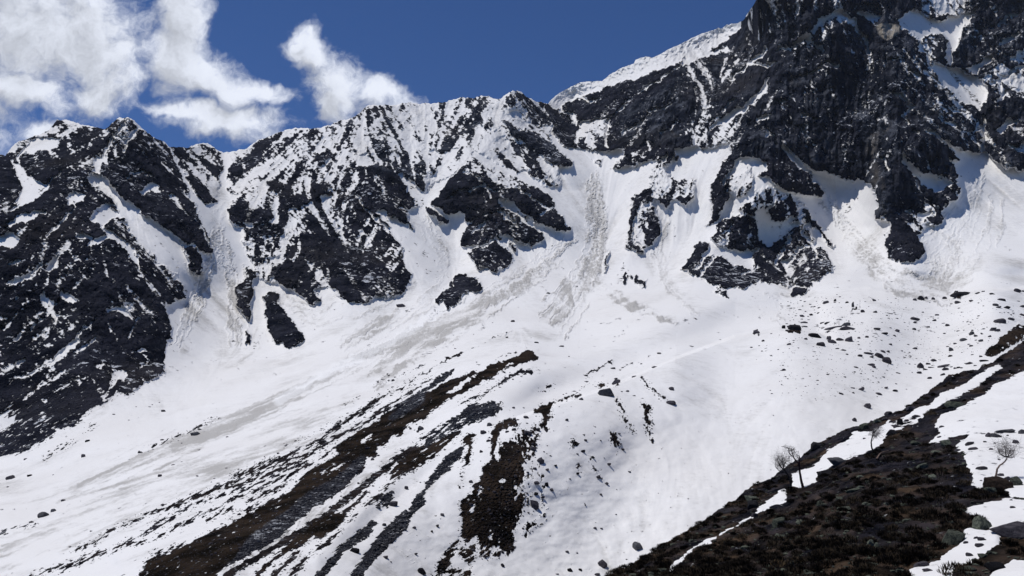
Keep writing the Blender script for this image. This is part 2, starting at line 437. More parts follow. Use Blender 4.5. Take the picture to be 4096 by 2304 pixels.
for w_, t in [(12, '700,335 740,300 790,330'), (9, '600,580 640,570 680,600'), (12, '1060,460 1100,480 1150,540 1130,570'), (9, '1110,580 1140,620'), (9, '1160,650 1190,670'),
              (10, '1130,340 1200,390'), (9, '1040,290 1090,290'), (10, '480,520 540,490'), (10, '430,650 470,720'), (20, '510,745 570,800 640,860'), (13, '1190,210 1260,340 1340,440 1420,520'),
              (14, '920,180 930,270'), (12, '790,70 860,110 900,180'), (16, '650,160 700,110 780,60'), (16, '560,210 640,190 700,250'), (12, '480,260 560,230'), (12, '340,330 460,320'), (10, '200,550 260,500'),
              (14, '100,280 220,240'), (10, '1230,370 1330,440'), (8, '1340,540 1420,560'), (8, '1290,590 1380,640'), (8, '1440,680 1500,640'), (14, '1600,120 1700,60'), (16, '1610,220 1690,165'),
              (14, '1560,420 1650,360 1718,340'), (12, '1580,500 1650,450'), (8, '860,40 900,20 1000,40'), (14, '1240,655 1300,700 1340,745'), (8, '1000,800 1040,850'), (12, '300,800 240,860 200,930'),
              (14, '430,920 500,960 590,1000 660,1090 730,1190'), (12, '180,1100 260,1040 350,960'), (10, '640,1110 600,1180 660,1230'), (10, '540,1200 500,1260 470,1330'), (10, '250,1120 220,1220'),
              (8, '560,1260 640,1230 700,1300'), (8, '330,1080 400,1100'), (9, '160,1290 120,1340 80,1400'), (8, '300,1390 380,1340'), (8, '700,350 560,400'), (8, '420,240 380,300')]:
    M.stroke('C', 'C', t, w_ * 1.5, -1)
for w_, t in [(10, '480,560 560,520 640,540'), (12, '700,640 640,700 620,760'), (12, '560,660 620,700'), (9, '760,880 700,860 640,900'), (10, '640,600 560,700 520,800'), (9, '850,740 930,900 1000,1080 1050,1240'),
              (12, '180,700 130,740 90,800'), (9, '300,860 200,960 60,1060'), (9, '400,1000 330,1100 240,1180'), (12, '200,1340 120,1400 40,1430')]:
    M.stroke('C', 'A', t, w_ * 1.3, -1)
for w_, t in [(10, '60,980 160,1080 260,1180'), (10, '600,960 700,930 780,960'), (9, '720,1080 800,1060 880,1130'), (8, '880,940 960,1000 1060,1060'), (9, '700,1240 780,1200 860,1260'), (8, '660,1170 720,1110'), (8, '520,1000 600,960'),
              (8, '620,860 700,900 760,1000'), (12, '1180,470 1240,520 1300,500'), (10, '1480,640 1560,560 1660,520'), (10, '1400,680 1480,620'), (10, '1600,690 1690,600'), (8, '1500,460 1600,400 1700,330')]:
    M.stroke('C', 'B', t, w_ * 1.3, -1)
for w_, t in [(10, '300,60 220,140 150,220'), (10, '480,150 400,220 330,330'), (12, '700,150 640,250'), (9, '120,560 220,480 330,420'), (10, '20,500 100,440 180,420'), (9, '620,420 560,500 520,560'), (8, '740,350 700,420')]:
    M.stroke('C', 'D', t, w_, -1)
# heath and scree streaks on the moraine (H: red-brown heath, T: grey stone)
HEATH = [
    ('D', '690,1470 740,1370 800,1340 800,1470', 0.9),
    ('K', '0,1320 170,1250 400,1140 520,1080 700,1000 840,920 1000,830 1180,730 1240,640 1320,570 1440,510 1560,440 1500,400 1620,320 1700,250 1830,200 1900,130 2050,60 2150,0 2264,-50 2264,150 2180,190 2100,230 2080,290 1980,300 1940,400 1870,400 1860,460 1790,480 1760,560 1690,630 1620,720 1540,770 1430,850 1330,900 1270,970 1200,1010 1130,1080 1030,1130 980,1190 860,1230 790,1290 680,1350 590,1400 540,1449 0,1449', 0.90),
    ('E', '860,350 950,312 1000,345 985,360 930,370 890,388 820,415 750,455 680,495 600,535 520,575 430,645 395,660 395,545 500,490 620,440 740,395', 0.9),
    ('K', '1340,1010 1480,925 1620,940 1590,1010 1500,1090 1420,1150 1330,1130 1290,1180 1150,1250 1030,1320 960,1400 900,1449 840,1449 1000,1310 1150,1180', 0.9),
    ('K', '2130,440 2264,370 2264,520 2180,580 2060,600 2000,640 1960,620 2060,500', 0.85),
    ('J', '478,620 482,420 510,370 600,320 660,308 690,365 620,370 540,400 520,470 500,600', 0.9),
    ('J', '520,560 560,490 640,470 690,500 760,480 780,540 740,600 700,640 715,700 710,800 715,900 700,1000 660,1080 640,1160 645,1250 600,1310 540,1240 480,1230 400,1240 370,1160 300,1210 260,1150 270,1060 250,940 290,880 340,870 350,780 400,760 420,660 470,610', 0.9),
    ('J', '370,1160 250,1180 180,1230 120,1330 80,1400 130,1430 180,1380 220,1260 260,1170', 0.9),
    ('J', '220,1260 300,1240 370,1210 360,1290 330,1380 260,1320', 0.7),
    ('J', '80,1410 200,1400 330,1400 350,1449 60,1449', 0.55),
    ('J', '400,1240 500,1220 480,1290 430,1330 390,1290', 0.6), ('J', '490,1290 560,1260 540,1310 490,1310', 0.9),
    ('J', '640,460 700,380 730,400 790,450 800,560 760,620 710,600 700,500', 0.6),
    ('J', '290,440 380,420 350,480 335,560 330,640 300,655 290,600 310,510 270,480', 0.9),
    ('J', '780,250 900,200 1020,160 1130,125 1130,140 1030,172 930,205 905,250 925,310 880,320 885,370 900,405 830,370 850,290 790,275', 0.9),
    ('J', '0,500 60,470 140,440 270,400 150,520 60,600 0,620', 0.8),
    ('J', '1230,75 1290,62 1310,90 1280,90', 0.9), ('J', '1360,60 1400,45 1405,75 1380,85', 0.9),
    ('J', '1565,175 1600,210 1640,240 1620,300 1640,350 1620,380 1580,330 1570,250', 0.72),
    ('J', '1340,410 1390,440 1410,545 1370,520 1340,470', 0.85), ('J', '1040,470 1100,480 1100,520 1050,505', 0.8),
    ('J', '760,940 790,915 820,935 810,965 770,960', 0.9), ('J', '740,1060 820,1065 825,1090 760,1095 740,1165 712,1165', 0.9),
    ('F', '1520,330 1560,290 1640,220 1718,160 1718,260 1640,310 1560,350', 0.72),
    ('F', '500,215 560,195 600,215 590,232 510,225', 0.9), ('F', '1355,30 1400,25 1430,40 1390,52', 0.9),
    ('F', '360,225 385,222 388,238 358,237', 0.8),
]
GREY = [
    ('K', '1790,480 1740,450 1650,540 1500,660 1300,760 1150,900 980,1010 800,1150 700,1300 620,1380 790,1290 980,1190 1130,1080 1330,900 1540,770 1690,630', 0.97),
    ('K', '2264,-60 2170,0 2050,70 1960,150 2000,170 2130,100 2264,20', 0.9),
    ('E', '570,405 520,425 420,500 330,560 230,620 330,580 430,520 500,480 570,425', 0.85),
    ('J', '0,470 60,400 160,330 260,280 330,210 500,180 560,250 500,300 420,330 300,370 180,430 60,490 0,540', 0.62),
    ('J', '270,260 330,205 400,230 520,200 520,250 420,300 300,340', 0.85),
    ('K', '1750,1060 1830,985 1870,1020 1800,1130 1700,1190 1600,1250 1520,1370 1440,1449 1360,1449 1470,1330 1560,1200', 0.93),
    ('K', '2264,730 2200,780 2130,900 2020,970 1900,1100 1780,1260 1640,1449 1760,1449 1800,1370 1900,1280 2000,1180 2110,1050 2180,930 2264,860', 0.9),
    ('J', '0,780 60,700 150,590 250,520 300,490 250,600 160,700 80,760 0,860', 0.85),
    ('K', '1850,850 1900,790 1990,740 2010,780 1960,900 1930,880 1870,900', 0.75),
]
STROKES = [  # sheet, points, width, c, heath
    ('K', '0,945 170,865 300,812 450,755 600,695 800,612 900,570 1100,480 1300,380 1420,300 1560,205 1700,110 1880,10', 17, .80, 1),
    ('K', '0,1045 150,975 300,895 480,812 650,760 850,650 1050,600 1200,505 1350,430 1420,330', 30, .62, 0),
    ('K', '640,830 850,690 1000,650 1140,560 1300,500', 26, .6, 0),
    ('K', '690,620 870,590 1000,520 1150,470 1180,440', 46, .62, 0),
    ('K', '80,1112 300,1000 520,905 700,812 900,735 1100,625 1250,565 1450,450 1600,350', 20, .75, 1),
    ('K', '470,985 650,900 680,890', 30, .6, 1), ('K', '0,1260 100,1250 300,1180', 30, .6, 1), ('K', '790,925 900,840 1050,765', 34, .75, 1),
    ('K', '800,840 1000,745 1100,700 1180,600 1300,520', 30, .72, 1), ('K', '1100,380 1300,290 1480,200 1800,60', 6, .8, 0),
    ('K', '1500,300 1700,220 1950,80 2050,20 2150,-60', 16, .9, 1), ('K', '0,385 70,365 250,295 380,240 480,180 560,140', 12, .8, 1),
    ('K', '1400,350 1560,200 1700,120 1880,20', 50, .5, 0), ('K', '620,980 800,900 900,850', 14, .7, 0), ('K', '0,1170 200,1060 380,980', 12, .7, 0),
    ('K', '2200,400 2060,450 1950,560 1800,670 1650,790 1480,925 1300,1045 1150,1130 1000,1230 850,1315 680,1410 600,1460', 50, .97, 1),
    ('K', '1830,690 1700,850 1600,920', 34, .8, 1), ('K', '2130,560 1980,680 1880,790 1760,870', 30, .66, 1),
    ('K', '1570,1075 1450,1180 1300,1290 1150,1449', 22, .9, 1), ('K', '1480,1180 1330,1260 1200,1370 1150,1430', 20, .75, 1),
    ('K', '1220,1250 1100,1360 1000,1449', 40, .8, 1), ('K', '1250,1370 1200,1449', 40, .5, 0), ('K', '1700,940 1640,1000', 20, .8, 1),
    ('K', '2000,640 1860,820', 12, .7, 1), ('J', '200,600 300,500', 20, .5, 1),
    ('E', '855,210 740,270 680,300 600,328', 7, .85, 1), ('E', '600,328 500,372 480,400 430,425 300,500 200,545 100,610 0,690', 10, .85, 1),
    ('E', '560,420 430,470 200,610 100,690 0,735', 9, .9, 1), ('E', '880,315 740,370 600,412', 5, .6, 0),
    ('E', '955,412 880,430 800,480 700,540 600,580', 14, .7, 0), ('E', '1060,490 1000,520', 14, .6, 0), ('E', '1365,378 1310,395 1230,445', 10, .7, 0),
    ('E', '480,350 400,390 200,500 0,600', 3, .6, 0), ('E', '1700,320 1560,350 1420,400 1280,470 1150,530 1010,590', 3, .5, 0),
    ('E', '480,470 270,400', 0.1, .1, 0), ('E', '800,580 700,620 560,690 430,740 340,810', 18, .62, 0),
    ('E', '1510,450 1560,500 1630,560', 12, .8, 1), ('E', '1380,560 1410,600 1420,660 1470,720', 16, .62, 1), ('E', '1500,570 1560,600', 12, .8, 1),
    ('E', '1540,700 1560,770', 12, .7, 1), ('E', '1255,850 1280,930 1300,960', 12, .55, 1), ('E', '1190,890 1195,920', 14, .7, 1),
    ('E', '610,860 600,1000', 10, .5, 1), ('E', '1000,870 1020,1100 1010,1180', 40, .22, 1), ('E', '930,1110 960,900', 40, .25, 1),
    ('E', '1700,320 1718,318', 3, .5, 0), ('E', '940,740 990,690 960,830', 30, .5, 1), ('E', '880,720 850,700 800,690', 60, .25, 1),
    ('E', '200,470 300,400 350,440', 0.1, .1, 0), ('E', '170,480 260,430', 10, .5, 1),
    ('D', '0,1240 60,1210 180,1180', 16, .6, 0), ('D', '220,860 300,810 380,770', 14, .5, 1), ('D', '430,715 475,690', 14, .7, 1),
    ('D', '700,830 800,785 950,725 1040,680 1100,648', 8, .7, 1), ('D', '150,1449 300,1400 520,1320 740,1270', 14, .6, 1),
    ('D', '360,1320 480,1280 560,1220 740,1140 900,1090 1100,1010', 15, .72, 1), ('D', '300,1420 560,1320 800,1200 900,1130', 22, .55, 0),
    ('D', '1100,1010 1200,940 1350,860 1500,830 1718,690', 12, .72, 1), ('D', '1140,1000 1300,950 1500,860 1718,740', 24, .62, 1),
    ('F', '1050,70 900,60', 0.1, .1, 0), ('F', '860,110 870,80', 8, .8, 1),
]
for s, t, c in HEATH:
    M.poly('C', s, t, c); M.poly('H', s, t, 1.0); M.poly('T', s, t, 0.0)
for s, t, w_, c, h in STROKES:
    if w_ < 1:
        continue
    M.stroke('C', s, t, w_, c)
    M.stroke('H', s, t, w_ + 6, 0.7 if h else 0.35)
for i, (s, t, c) in enumerate(GREY):
    M.poly('C', s, t, c); M.poly('T', s, t, 0.45 if i == 0 else 0.75); M.poly('H', s, t, 0.3)
for s, t in [('K', '1480,560 1600,520 1500,588'), ('K', '1730,350 1835,280 1845,298 1750,372'), ('K', '820,880 1000,780 1180,735 1000,830'),
             ('K', '1520,940 1600,860 1740,755 1745,775 1680,850 1600,900'), ('K', '1760,740 1850,690 1790,760'), ('K', '1400,600 1480,570 1420,612'),
             ('E', '520,530 600,470 690,425 640,470 560,530'), ('E', '760,440 860,380 900,360 850,400'), ('J', '505,620 515,530 540,510 540,610'),
             ('J', '530,470 560,400 640,380 660,440 590,470 530,520'), ('J', '640,900 665,870 660,910'), ('J', '330,950 355,945 350,1010 330,1000'),
             ('J', '640,800 700,790 712,850 670,860'), ('J', '380,880 405,790 415,800 395,900'), ('J', '470,1130 490,1110 485,1200 470,1190'),
             ('J', '640,1050 665,990 660,1040'), ('J', '520,760 570,740 560,780')]:
    M.poly('C', s, t, 0.12)
# dirty snow on avalanche tracks, debris fans and runnels; and clean fresh sluffs
DIRT = [
    ('D', '350,1040 400,1005 500,980 640,920 750,870 900,790 1000,745 1150,690 1250,640 1300,600 1330,620 1260,680 1200,730 1050,790 950,850 800,900 700,940 560,1005 450,1035', 0.7),
    ('D', '930,60 1000,60 980,200 960,280 940,370 900,360 880,330 920,230', 0.75), ('D', '1010,0 1180,0 1200,200 1230,380 1100,420 1050,380 1060,200', 0.35),
    ('D', '1290,180 1330,230 1310,300 1250,345 1180,400 1240,310', 0.85), ('V', '930,960 1000,930 1100,850 1250,760 1400,680 1425,655 1330,685 1180,785 1060,860 960,935', 0.55),
    ('V', '960,975 1060,880 1250,770 1290,770 1120,870 1010,945', 0.45), ('V', '1445,560 1500,590 1495,680 1440,760 1360,830 1330,825 1430,740 1450,660', 0.3),
    ('V', '1500,700 1600,760 1725,812 1700,822 1570,770 1490,730', 0.6), ('V', '1300,830 1420,790 1450,820 1350,880 1290,870', 0.3),
    ('V', '2120,600 2200,640 2300,705 2395,735 2330,750 2240,730 2180,690', 0.7), ('V', '2050,480 2140,530 2220,620 2150,640 2080,560', 0.3),
    ('V', '2260,690 2330,650 2450,700 2420,728 2300,730', 0.45), ('V', '470,720 530,640 600,660 600,860 520,900 470,860', 0.3),
    ('V', '540,430 575,430 560,520 540,640 520,640', 0.3), ('V', '1460,400 1540,470 1500,560 1440,560', 0.22), ('V', '1600,640 1640,560 1690,560 1640,700', 0.25),
    ('K', '1620,720 1690,640 1760,600 1860,610 1700,720 1560,840 1400,960 1330,1000 1200,1080 1100,1150 1000,1210 860,1290 750,1330 640,1400 560,1449 500,1449 590,1400 850,1240 1040,1110 1250,990 1330,910 1420,870 1500,800', 0.9),
    ('K', '1850,600 1950,420 2100,260 2130,300 1990,480', 0.25), ('K', '250,560 600,640 1000,470 1400,300 1560,200 1400,220 900,400 500,520', 0.28),
    ('E', '0,600 260,400 600,240 560,220 200,370 0,520', 0.3), ('K', '0,860 600,640 640,660 400,740 0,900', 0.35), ('F', '0,0 0,0 0,0', .1),
    ('V', '290,1000 420,960 470,850 400,900 380,960', 0.2), ('V', '1140,770 1330,700 1340,690 1200,740', 0.3), ('V', '1940,730 2000,700 2060,740 1960,760', 0.3),
    ('V', '1010,1330 1060,1240 1130,1160 1140,1180 1080,1270 1030,1360', 0.15), ('A', '580,960 700,1100 820,1200 800,1230 690,1130 600,1020', 0.25),
]
for s, t, c in DIRT:
    M.poly('D', s, t, c)
for t in ['1000,850 920,890 800,950 700,1010', '1180,740 1080,800 1000,850']:
    M.stroke('W', 'V', t, 20, 0.55)
M.stroke('D', 'V', '1462,700 1500,620 1497,560', 14, 0.9)
for t in ['1980,1230 1900,1350', '1500,1290 1440,1400']:
    pass
TRACKS = [('1450,600 1330,690 1180,790 1050,870 930,960', 34, 50, .85), ('1420,670 1200,770 1000,860 800,960 650,1030 450,1110 200,1230', 26, 60, .65), ('1490,420 1500,560 1490,640 1460,720 1380,810', 44, 90, .75),
          ('1530,640 1500,700 1580,770 1710,815', 13, 14, .7), ('550,560 540,640 510,720 460,880', 34, 34, .7), ('560,600 590,720 600,870', 34, 30, .6), ('2050,470 2150,600 2250,700 2390,735', 34, 34, .6),
          ('1700,500 1650,620 1680,720 1760,790', 26, 18, .45), ('1060,540 1110,640 1120,700 1000,800 860,880', 36, 34, .45), ('1100,980 850,1070 500,1200 0,1360', 70, 70, .42), ('900,1000 500,1180 0,1420', 70, 50, .36),
          ('2480,430 2450,550 2360,720', 90, 60, .4), ('620,450 555,540 530,640', 16, 14, .4), ('400,520 460,620 500,700', 14, 16, .5), ('700,760 800,800 850,770', 30, 14, .45), ('1880,700 1960,740 2000,760', 40, 16, .5)]
_tr = random.Random(5)
for t, hw, n_, val in TRACKS:
    a = np.array(P(t)).reshape(-1, 2)
    seg = np.hypot(*np.diff(a, axis=0).T); cum = np.concatenate([[0], np.cumsum(seg)])
    for k in range(n_):
        o_ = _tr.gauss(0, 0.5) * hw
        l0 = _tr.random() * cum[-1] * 0.8; l1 = min(cum[-1], l0 + cum[-1] * _tr.uniform(0.08, 0.4))
        q = []
        for l in np.linspace(l0, l1, 7):
            x = np.interp(l, cum, a[:, 0]); y = np.interp(l, cum, a[:, 1])
            x2 = np.interp(l + 4, cum, a[:, 0]) - np.interp(l - 4, cum, a[:, 0]); y2 = np.interp(l + 4, cum, a[:, 1]) - np.interp(l - 4, cum, a[:, 1])
            m_ = math.hypot(x2, y2) + 1e-6
            oo = o_ * (0.5 + 0.8 * l / cum[-1]) + _tr.gauss(0, 1.2)
            q += [x - y2 / m_ * oo, y + x2 / m_ * oo]
        M.stroke('D2', 'V', ' '.join('%.1f' % z for z in q), _tr.uniform(1.5, 6.0), val * _tr.uniform(0.7, 1.6))
M.poly('Q', 'B', '1050,525 1110,455 1200,410 1310,400 1400,335 1530,275 1718,210 1718,300 1560,365 1400,412 1310,440 1250,450 1150,508 1110,532', 1.0)
M.poly('Q', 'C', '0,210 100,160 260,110 300,90 290,160 220,215 100,280 0,340', 1.0)
# stone tone: grey slabs, sunlit cliff faces painted paler, against black, vegetated rock
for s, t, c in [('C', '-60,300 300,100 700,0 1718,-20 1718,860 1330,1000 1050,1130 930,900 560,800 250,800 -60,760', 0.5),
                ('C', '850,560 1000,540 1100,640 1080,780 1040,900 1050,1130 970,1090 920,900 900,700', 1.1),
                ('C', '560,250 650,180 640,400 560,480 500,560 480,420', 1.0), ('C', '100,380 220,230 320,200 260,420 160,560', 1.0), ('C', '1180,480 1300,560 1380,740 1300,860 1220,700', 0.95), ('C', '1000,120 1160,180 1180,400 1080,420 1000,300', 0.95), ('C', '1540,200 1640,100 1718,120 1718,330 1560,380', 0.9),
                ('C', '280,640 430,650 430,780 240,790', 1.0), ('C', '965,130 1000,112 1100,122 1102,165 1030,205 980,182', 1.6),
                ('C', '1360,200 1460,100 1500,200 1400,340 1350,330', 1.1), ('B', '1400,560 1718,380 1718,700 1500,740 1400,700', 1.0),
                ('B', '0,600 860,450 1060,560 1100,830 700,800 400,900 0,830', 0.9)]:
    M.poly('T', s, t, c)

Cb = blur(M.lay('C'), 1)
Cb3 = blur(M.lay('C'), 3)
Hb = blur(M.lay('H'), 2)
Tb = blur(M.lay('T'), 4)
Db = blur(M.lay('D'), 4)
D2b = blur(M.lay('D2'), 1)
Qb = blur(M.lay('Q'), 3)
Wb = blur(M.lay('W'), 3)
upper = np.minimum(M.lay('C'), 1.0).copy()
yy = np.arange(RH)[:, None]
upper *= (1 - smooth(np.broadcast_to(yy, upper.shape).astype(np.float32) - (0), 860, 1150) * (np.arange(RW)[None, :] > 470))
Rb1 = blur(upper, 5)
Rb2 = blur(upper, 18)

# (flow lines are computed further down from the fall line of the surface)
# ridge lines (positive) and gullies (negative): sheet, points, half width (V units), metres
RIDGES = [
    ('C', '640,170 560,290 500,450 450,620', 45, 45), ('C', '1060,460 1080,650 1060,800 1010,980', 40, 42), ('C', '1100,130 1150,300 1250,480 1330,700', 50, 45), ('C', '900,100 940,300 900,480', 40, -70),
    ('A', '640,600 560,760 450,870 560,1010 700,1200 830,1380', 55, 16), ('V', '322,295 400,370 470,470 520,560 533,640', 60, 34),
    ('V', '150,300 120,400 60,520 40,700', 90, 40), ('V', '235,450 260,620 330,760 415,880', 90, 34), ('V', '180,560 200,760 220,950', 90, 24),
    ('V', '575,380 545,560 520,720', 60, -34), ('V', '240,470 330,590 420,700 470,760', 30, -22),
    ('V', '930,270 900,420 960,520 1030,640', 80, 50), ('V', '780,330 720,480 760,620 870,740', 90, 45), ('V', '640,380 640,520', 60, 25),
    ('V', '1010,480 1070,560 1140,660 1130,760', 45, -42), ('V', '1120,420 1060,500', 40, -25),
    ('V', '1290,232 1340,330 1400,380 1430,410', 45, 55), ('V', '1290,232 1240,340 1180,420 1300,470 1420,570', 60, 40),
    ('V', '1180,450 1240,560 1230,660', 60, 30), ('V', '1440,250 1435,330', 30, -60), ('V', '1480,380 1490,520 1480,660', 70, -34),
    ('V', '1650,420 1610,520 1590,620', 40, 26), ('V', '1930,150 1870,300 1900,420 1960,520 2030,640', 65, 60),
    ('V', '1890,480 1850,570 1760,670', 50, 26), ('V', '2130,30 2100,150 2020,260', 50, 40), ('V', '2040,160 2050,300 2080,430', 70, -55),
    ('V', '2230,60 2280,200 2330,350 2400,440', 70, 34), ('V', '2330,350 2260,450 2210,540 2280,640', 55, 50), ('V', '2480,120 2400,200 2470,300 2475,380', 45, -55),
    ('V', '2120,480 2200,600 2300,700', 50, -24), ('V', '2470,400 2480,560 2420,700', 90, -10), ('V', '2060,170 2040,320 2020,420', 40, 18),
    ('V', '1870,60 1700,150 1540,200 1440,250', 26, -22), ('V', '1780,450 1750,560 1690,680', 40, -18),
    ('V', '1340,890 1100,1000 800,1200 560,1449', 26, 3.0), ('V', '1280,880 1000,1020 700,1200 300,1400', 18, 2.0), ('V', '1220,1060 1000,1200 800,1400', 24, 2.5),
    ('V', '1350,985 1150,1120 900,1340', 30, -2.5), ('V', '1300,1060 1540,975 1700,905 1850,852 1960,832 2060,850', 30, 3.0), ('V', '1190,1449 1260,1200 1290,1070', 70, 1.2),
    ('V', '1430,720 1350,820', 16, -3), ('V', '1500,590 1480,700', 12, -6), ('V', '1520,640 1512,690', 5, -7), ('V', '1620,930 1700,1050', 12, 1),
    ('V', '2576,728 2400,742 2300,745 2190,728', 14, 4),
]


def tent(u, v):
    out = np.zeros_like(u)
    for s, t, w_, hgt in RIDGES:
        a = sh(s, P(t))
        best = np.full(u.shape, 1e9, np.float32)
        m = (u > a[:, 0].min() - w_ * 1.7) & (u < a[:, 0].max() + w_ * 1.7) & (v > a[:, 1].min() - w_ * 1.7) & (v < a[:, 1].max() + w_ * 1.7)
        if not m.any():
            continue
        uu, vv = u[m], v[m]
        b = np.full(uu.shape, 1e9, np.float32)
        for i in range(len(a) - 1):
            (xa, ya), (xb, yb) = a[i], a[i + 1]
            dx, dy = xb - xa, yb - ya
            t_ = np.clip(((uu - xa) * dx + (vv - ya) * dy) / (dx * dx + dy * dy), 0, 1)
            b = np.minimum(b, np.hypot(uu - xa - t_ * dx, vv - ya - t_ * dy))
        k = np.clip(1 - b / (w_ * 1.6), 0, 1)
        out[m] += (hgt * (0.7 if hgt > 0 else 0.4) if w_ > 34 else hgt) * (k * k * (3 - 2 * k) * 0.5 + np.clip(1 - b / (w_ * 1.6), 0, 1) * 0.5)
    return out


class TPS:
    def __init__(self, pts):
        a = np.array(pts, np.float64)
        self.x = a[:, 0] / 1000; self.y = a[:, 1] / 1000
        n = len(a)
        r2 = (self.x[:, None] - self.x) ** 2 + (self.y[:, None] - self.y) ** 2
        K = 0.5 * r2 * np.log(r2 + 1e-12)
        K[np.diag_indices(n)] = 0.0006
        Pm = np.stack([np.ones(n), self.x, self.y], 1)
        A = np.zeros((n + 3, n + 3)); A[:n, :n] = K; A[:n, n:] = Pm; A[n:, :n] = Pm.T
        self.w = np.linalg.solve(A, np.concatenate([np.log(a[:, 2]), [0, 0, 0]]))

    def __call__(self, u, v):
        u = np.asarray(u, np.float32) / 1000; v = np.asarray(v, np.float32) / 1000
        t = self.w[-3] + self.w[-2] * u + self.w[-1] * v
        t = t.astype(np.float32)
        for i in range(len(self.x)):
            r2 = (u - np.float32(self.x[i])) ** 2 + (v - np.float32(self.y[i])) ** 2 + np.float32(1e-9)
            t += np.float32(0.5 * self.w[i]) * r2 * np.log(r2)
        return np.exp(t)


far_tps = TPS([(0, 1449, 190), (400, 1449, 152), (700, 1449, 142), (1100, 1449, 180), (1500, 1449, 206), (1850, 1449, 200), (2576, 1449, 190),
               (0, 1300, 270), (500, 1300, 200), (900, 1300, 190), (1300, 1300, 216), (1700, 1300, 228), (2200, 1300, 220),
               (0, 1150, 430), (400, 1150, 330), (800, 1150, 265), (1200, 1150, 238), (1600, 1150, 268), (2000, 1150, 262), (2576, 1150, 240),
               (0, 1000, 500), (450, 1000, 520), (800, 1000, 430), (1200, 1000, 310), (1500, 1000, 305), (1800, 1000, 335), (2200, 1000, 335), (2576, 1000, 300),
               (0, 900, 560), (420, 900, 620), (700, 900, 640), (1000, 900, 540), (1330, 900, 430), (1700, 900, 395), (2000, 890, 400), (2300, 900, 430), (2576, 900, 400),
               (0, 800, 610), (430, 800, 690), (520, 800, 740), (650, 800, 780), (1000, 800, 760), (1300, 800, 700), (1450, 800, 730), (1900, 790, 640), (1990, 835, 470), (2200, 810, 520), (2500, 770, 560),
               (0, 700, 670), (400, 700, 730), (540, 680, 850), (700, 700, 900), (1000, 700, 930), (1200, 700, 960), (1450, 700, 960), (1650, 700, 940), (1850, 700, 930), (2000, 740, 850), (2200, 720, 800), (2400, 735, 740), (2576, 715, 740),
               (0, 500, 800), (250, 500, 850), (450, 500, 950), (560, 500, 1060), (800, 500, 1140), (1100, 500, 1180), (1300, 500, 1210), (1480, 450, 1300), (1700, 500, 1180), (1900, 500, 1110), (2150, 465, 1160), (2300, 560, 1040), (2450, 420, 1180), (2576, 420, 1180),
               (0, 390, 960), (320, 300, 1060), (150, 310, 1100), (500, 370, 1300), (570, 385, 1330), (700, 340, 1380), (900, 275, 1480), (1100, 255, 1560), (1290, 235, 1600), (1400, 250, 1760), (1500, 200, 1820), (1850, 60, 1780),
               (1450, 370, 1460), (1600, 360, 1420), (1750, 350, 1330), (1700, 200, 1560), (2000, 300, 1270), (2000, 0, 1390), (1900, 0, 1500), (2250, 150, 1370), (2500, 150, 1480), (2576, 0, 1640), (2300, 0, 1590), (2100, 420, 1190), (1900, 400, 1200),
               (2000, -120, 1480), (2576, -120, 1760), (2300, 400, 1170), (-200, 450, 900), (-200, 1000, 520), (2780, 400, 1180), (2780, 900, 420)])

SKY = sh('A', P('-260,760 0,775 25,785 45,755 85,715 130,700 180,680 235,665 270,625 290,602 330,600 370,610 400,625 440,628 480,640 520,650 550,635 575,610 600,592 625,597 650,588 670,605 700,630 740,670 790,700 820,710 850,737 900,740 950,742 985,730 1025,717 1060,730 1090,755 1130,765 1180,762 1240,745 1280,715 1310,700 1370,680 1430,655 1480,645 1560,648 1600,640 1660,635'))
SKY = np.concatenate([SKY, sh('B', P('0,600 40,595 80,575 110,550 140,528 200,530 260,528 320,518 380,520 440,520 490,515 530,515 560,500 600,490 650,492 700,485 745,485 770,497 800,495 825,478 845,462 862,453 885,462 905,465 940,490 975,508 1010,512 1040,520 1055,505 1080,480 1110,460 1150,440 1200,415 1250,410 1310,410 1350,375 1400,345 1470,320 1480,300 1530,285 1560,290 1600,275 1640,250 1690,230')),
                      sh('C', P('0,218 50,190 100,168 160,150 180,138 200,145 225,120 260,120 300,110 320,80 345,40 370,0 400,-50 460,-110 1900,-150'))])


def world_pts(u, v, D):
    x = (u - CU) / F; z = (CV - v) / F
    dy = CP - z * SP; dz = SP + z * CP
    k = D / dy
    return np.stack([x * k, D + 0 * u, dz * k], -1)


def img_noise(u, v):
    """strata noise; blends rock grain of three directions"""
    def rot(a, sx, sy, seed, o=4):
        c, s = math.cos(R(a)), math.sin(R(a))
        return fbm((u * c + v * s) / sx, (-u * s + v * c) / sy, seed, o, 0.62)
    wl = 1 - smooth(u, 250, 520)
    wr = smooth(u, 1480, 1700)
    nb = rot(52, 60, 20, 11)          # falls to the right
    nf = rot(-42, 60, 20, 23)         # falls to the left
    nv = rot(84, 70, 16, 37)          # cliffs: near vertical
    k = smooth(perlin(u / 150, v / 150, 5), -0.35, 0.35)
    base = nb * (1 - 0.75 * k) + nf * 0.75 * k
    cl = np.clip(wr * smooth(u + v * 0.3, 1600, 1800), 0, 1)
    m = base * (1 - 0.65 * cl) + nv * 0.65 * cl
    m = m / np.sqrt((1 - .7 * .5) ** 2 + .3)
    fine = fbm(u / 11, v / 8, 47, 3, 0.7)
    fine2 = fbm((u * 0.8 + v * 0.6) / 16, (-u * 0.6 + v * 0.8) / 5.5, 53, 3, 0.7)
    return m * 0.66 + (fine * (1 - k) + fine2 * k) * 0.80


def grid_obj_arrays(Pg):
    du = np.gradient(Pg, axis=0); dv = np.gradient(Pg, axis=1)
    N = np.cross(du, dv)
    N /= np.linalg.norm(N, axis=-1, keepdims=True) + 1e-9
    toward = -(Pg * N).sum(-1)
    N[toward < 0] *= 1
    return N


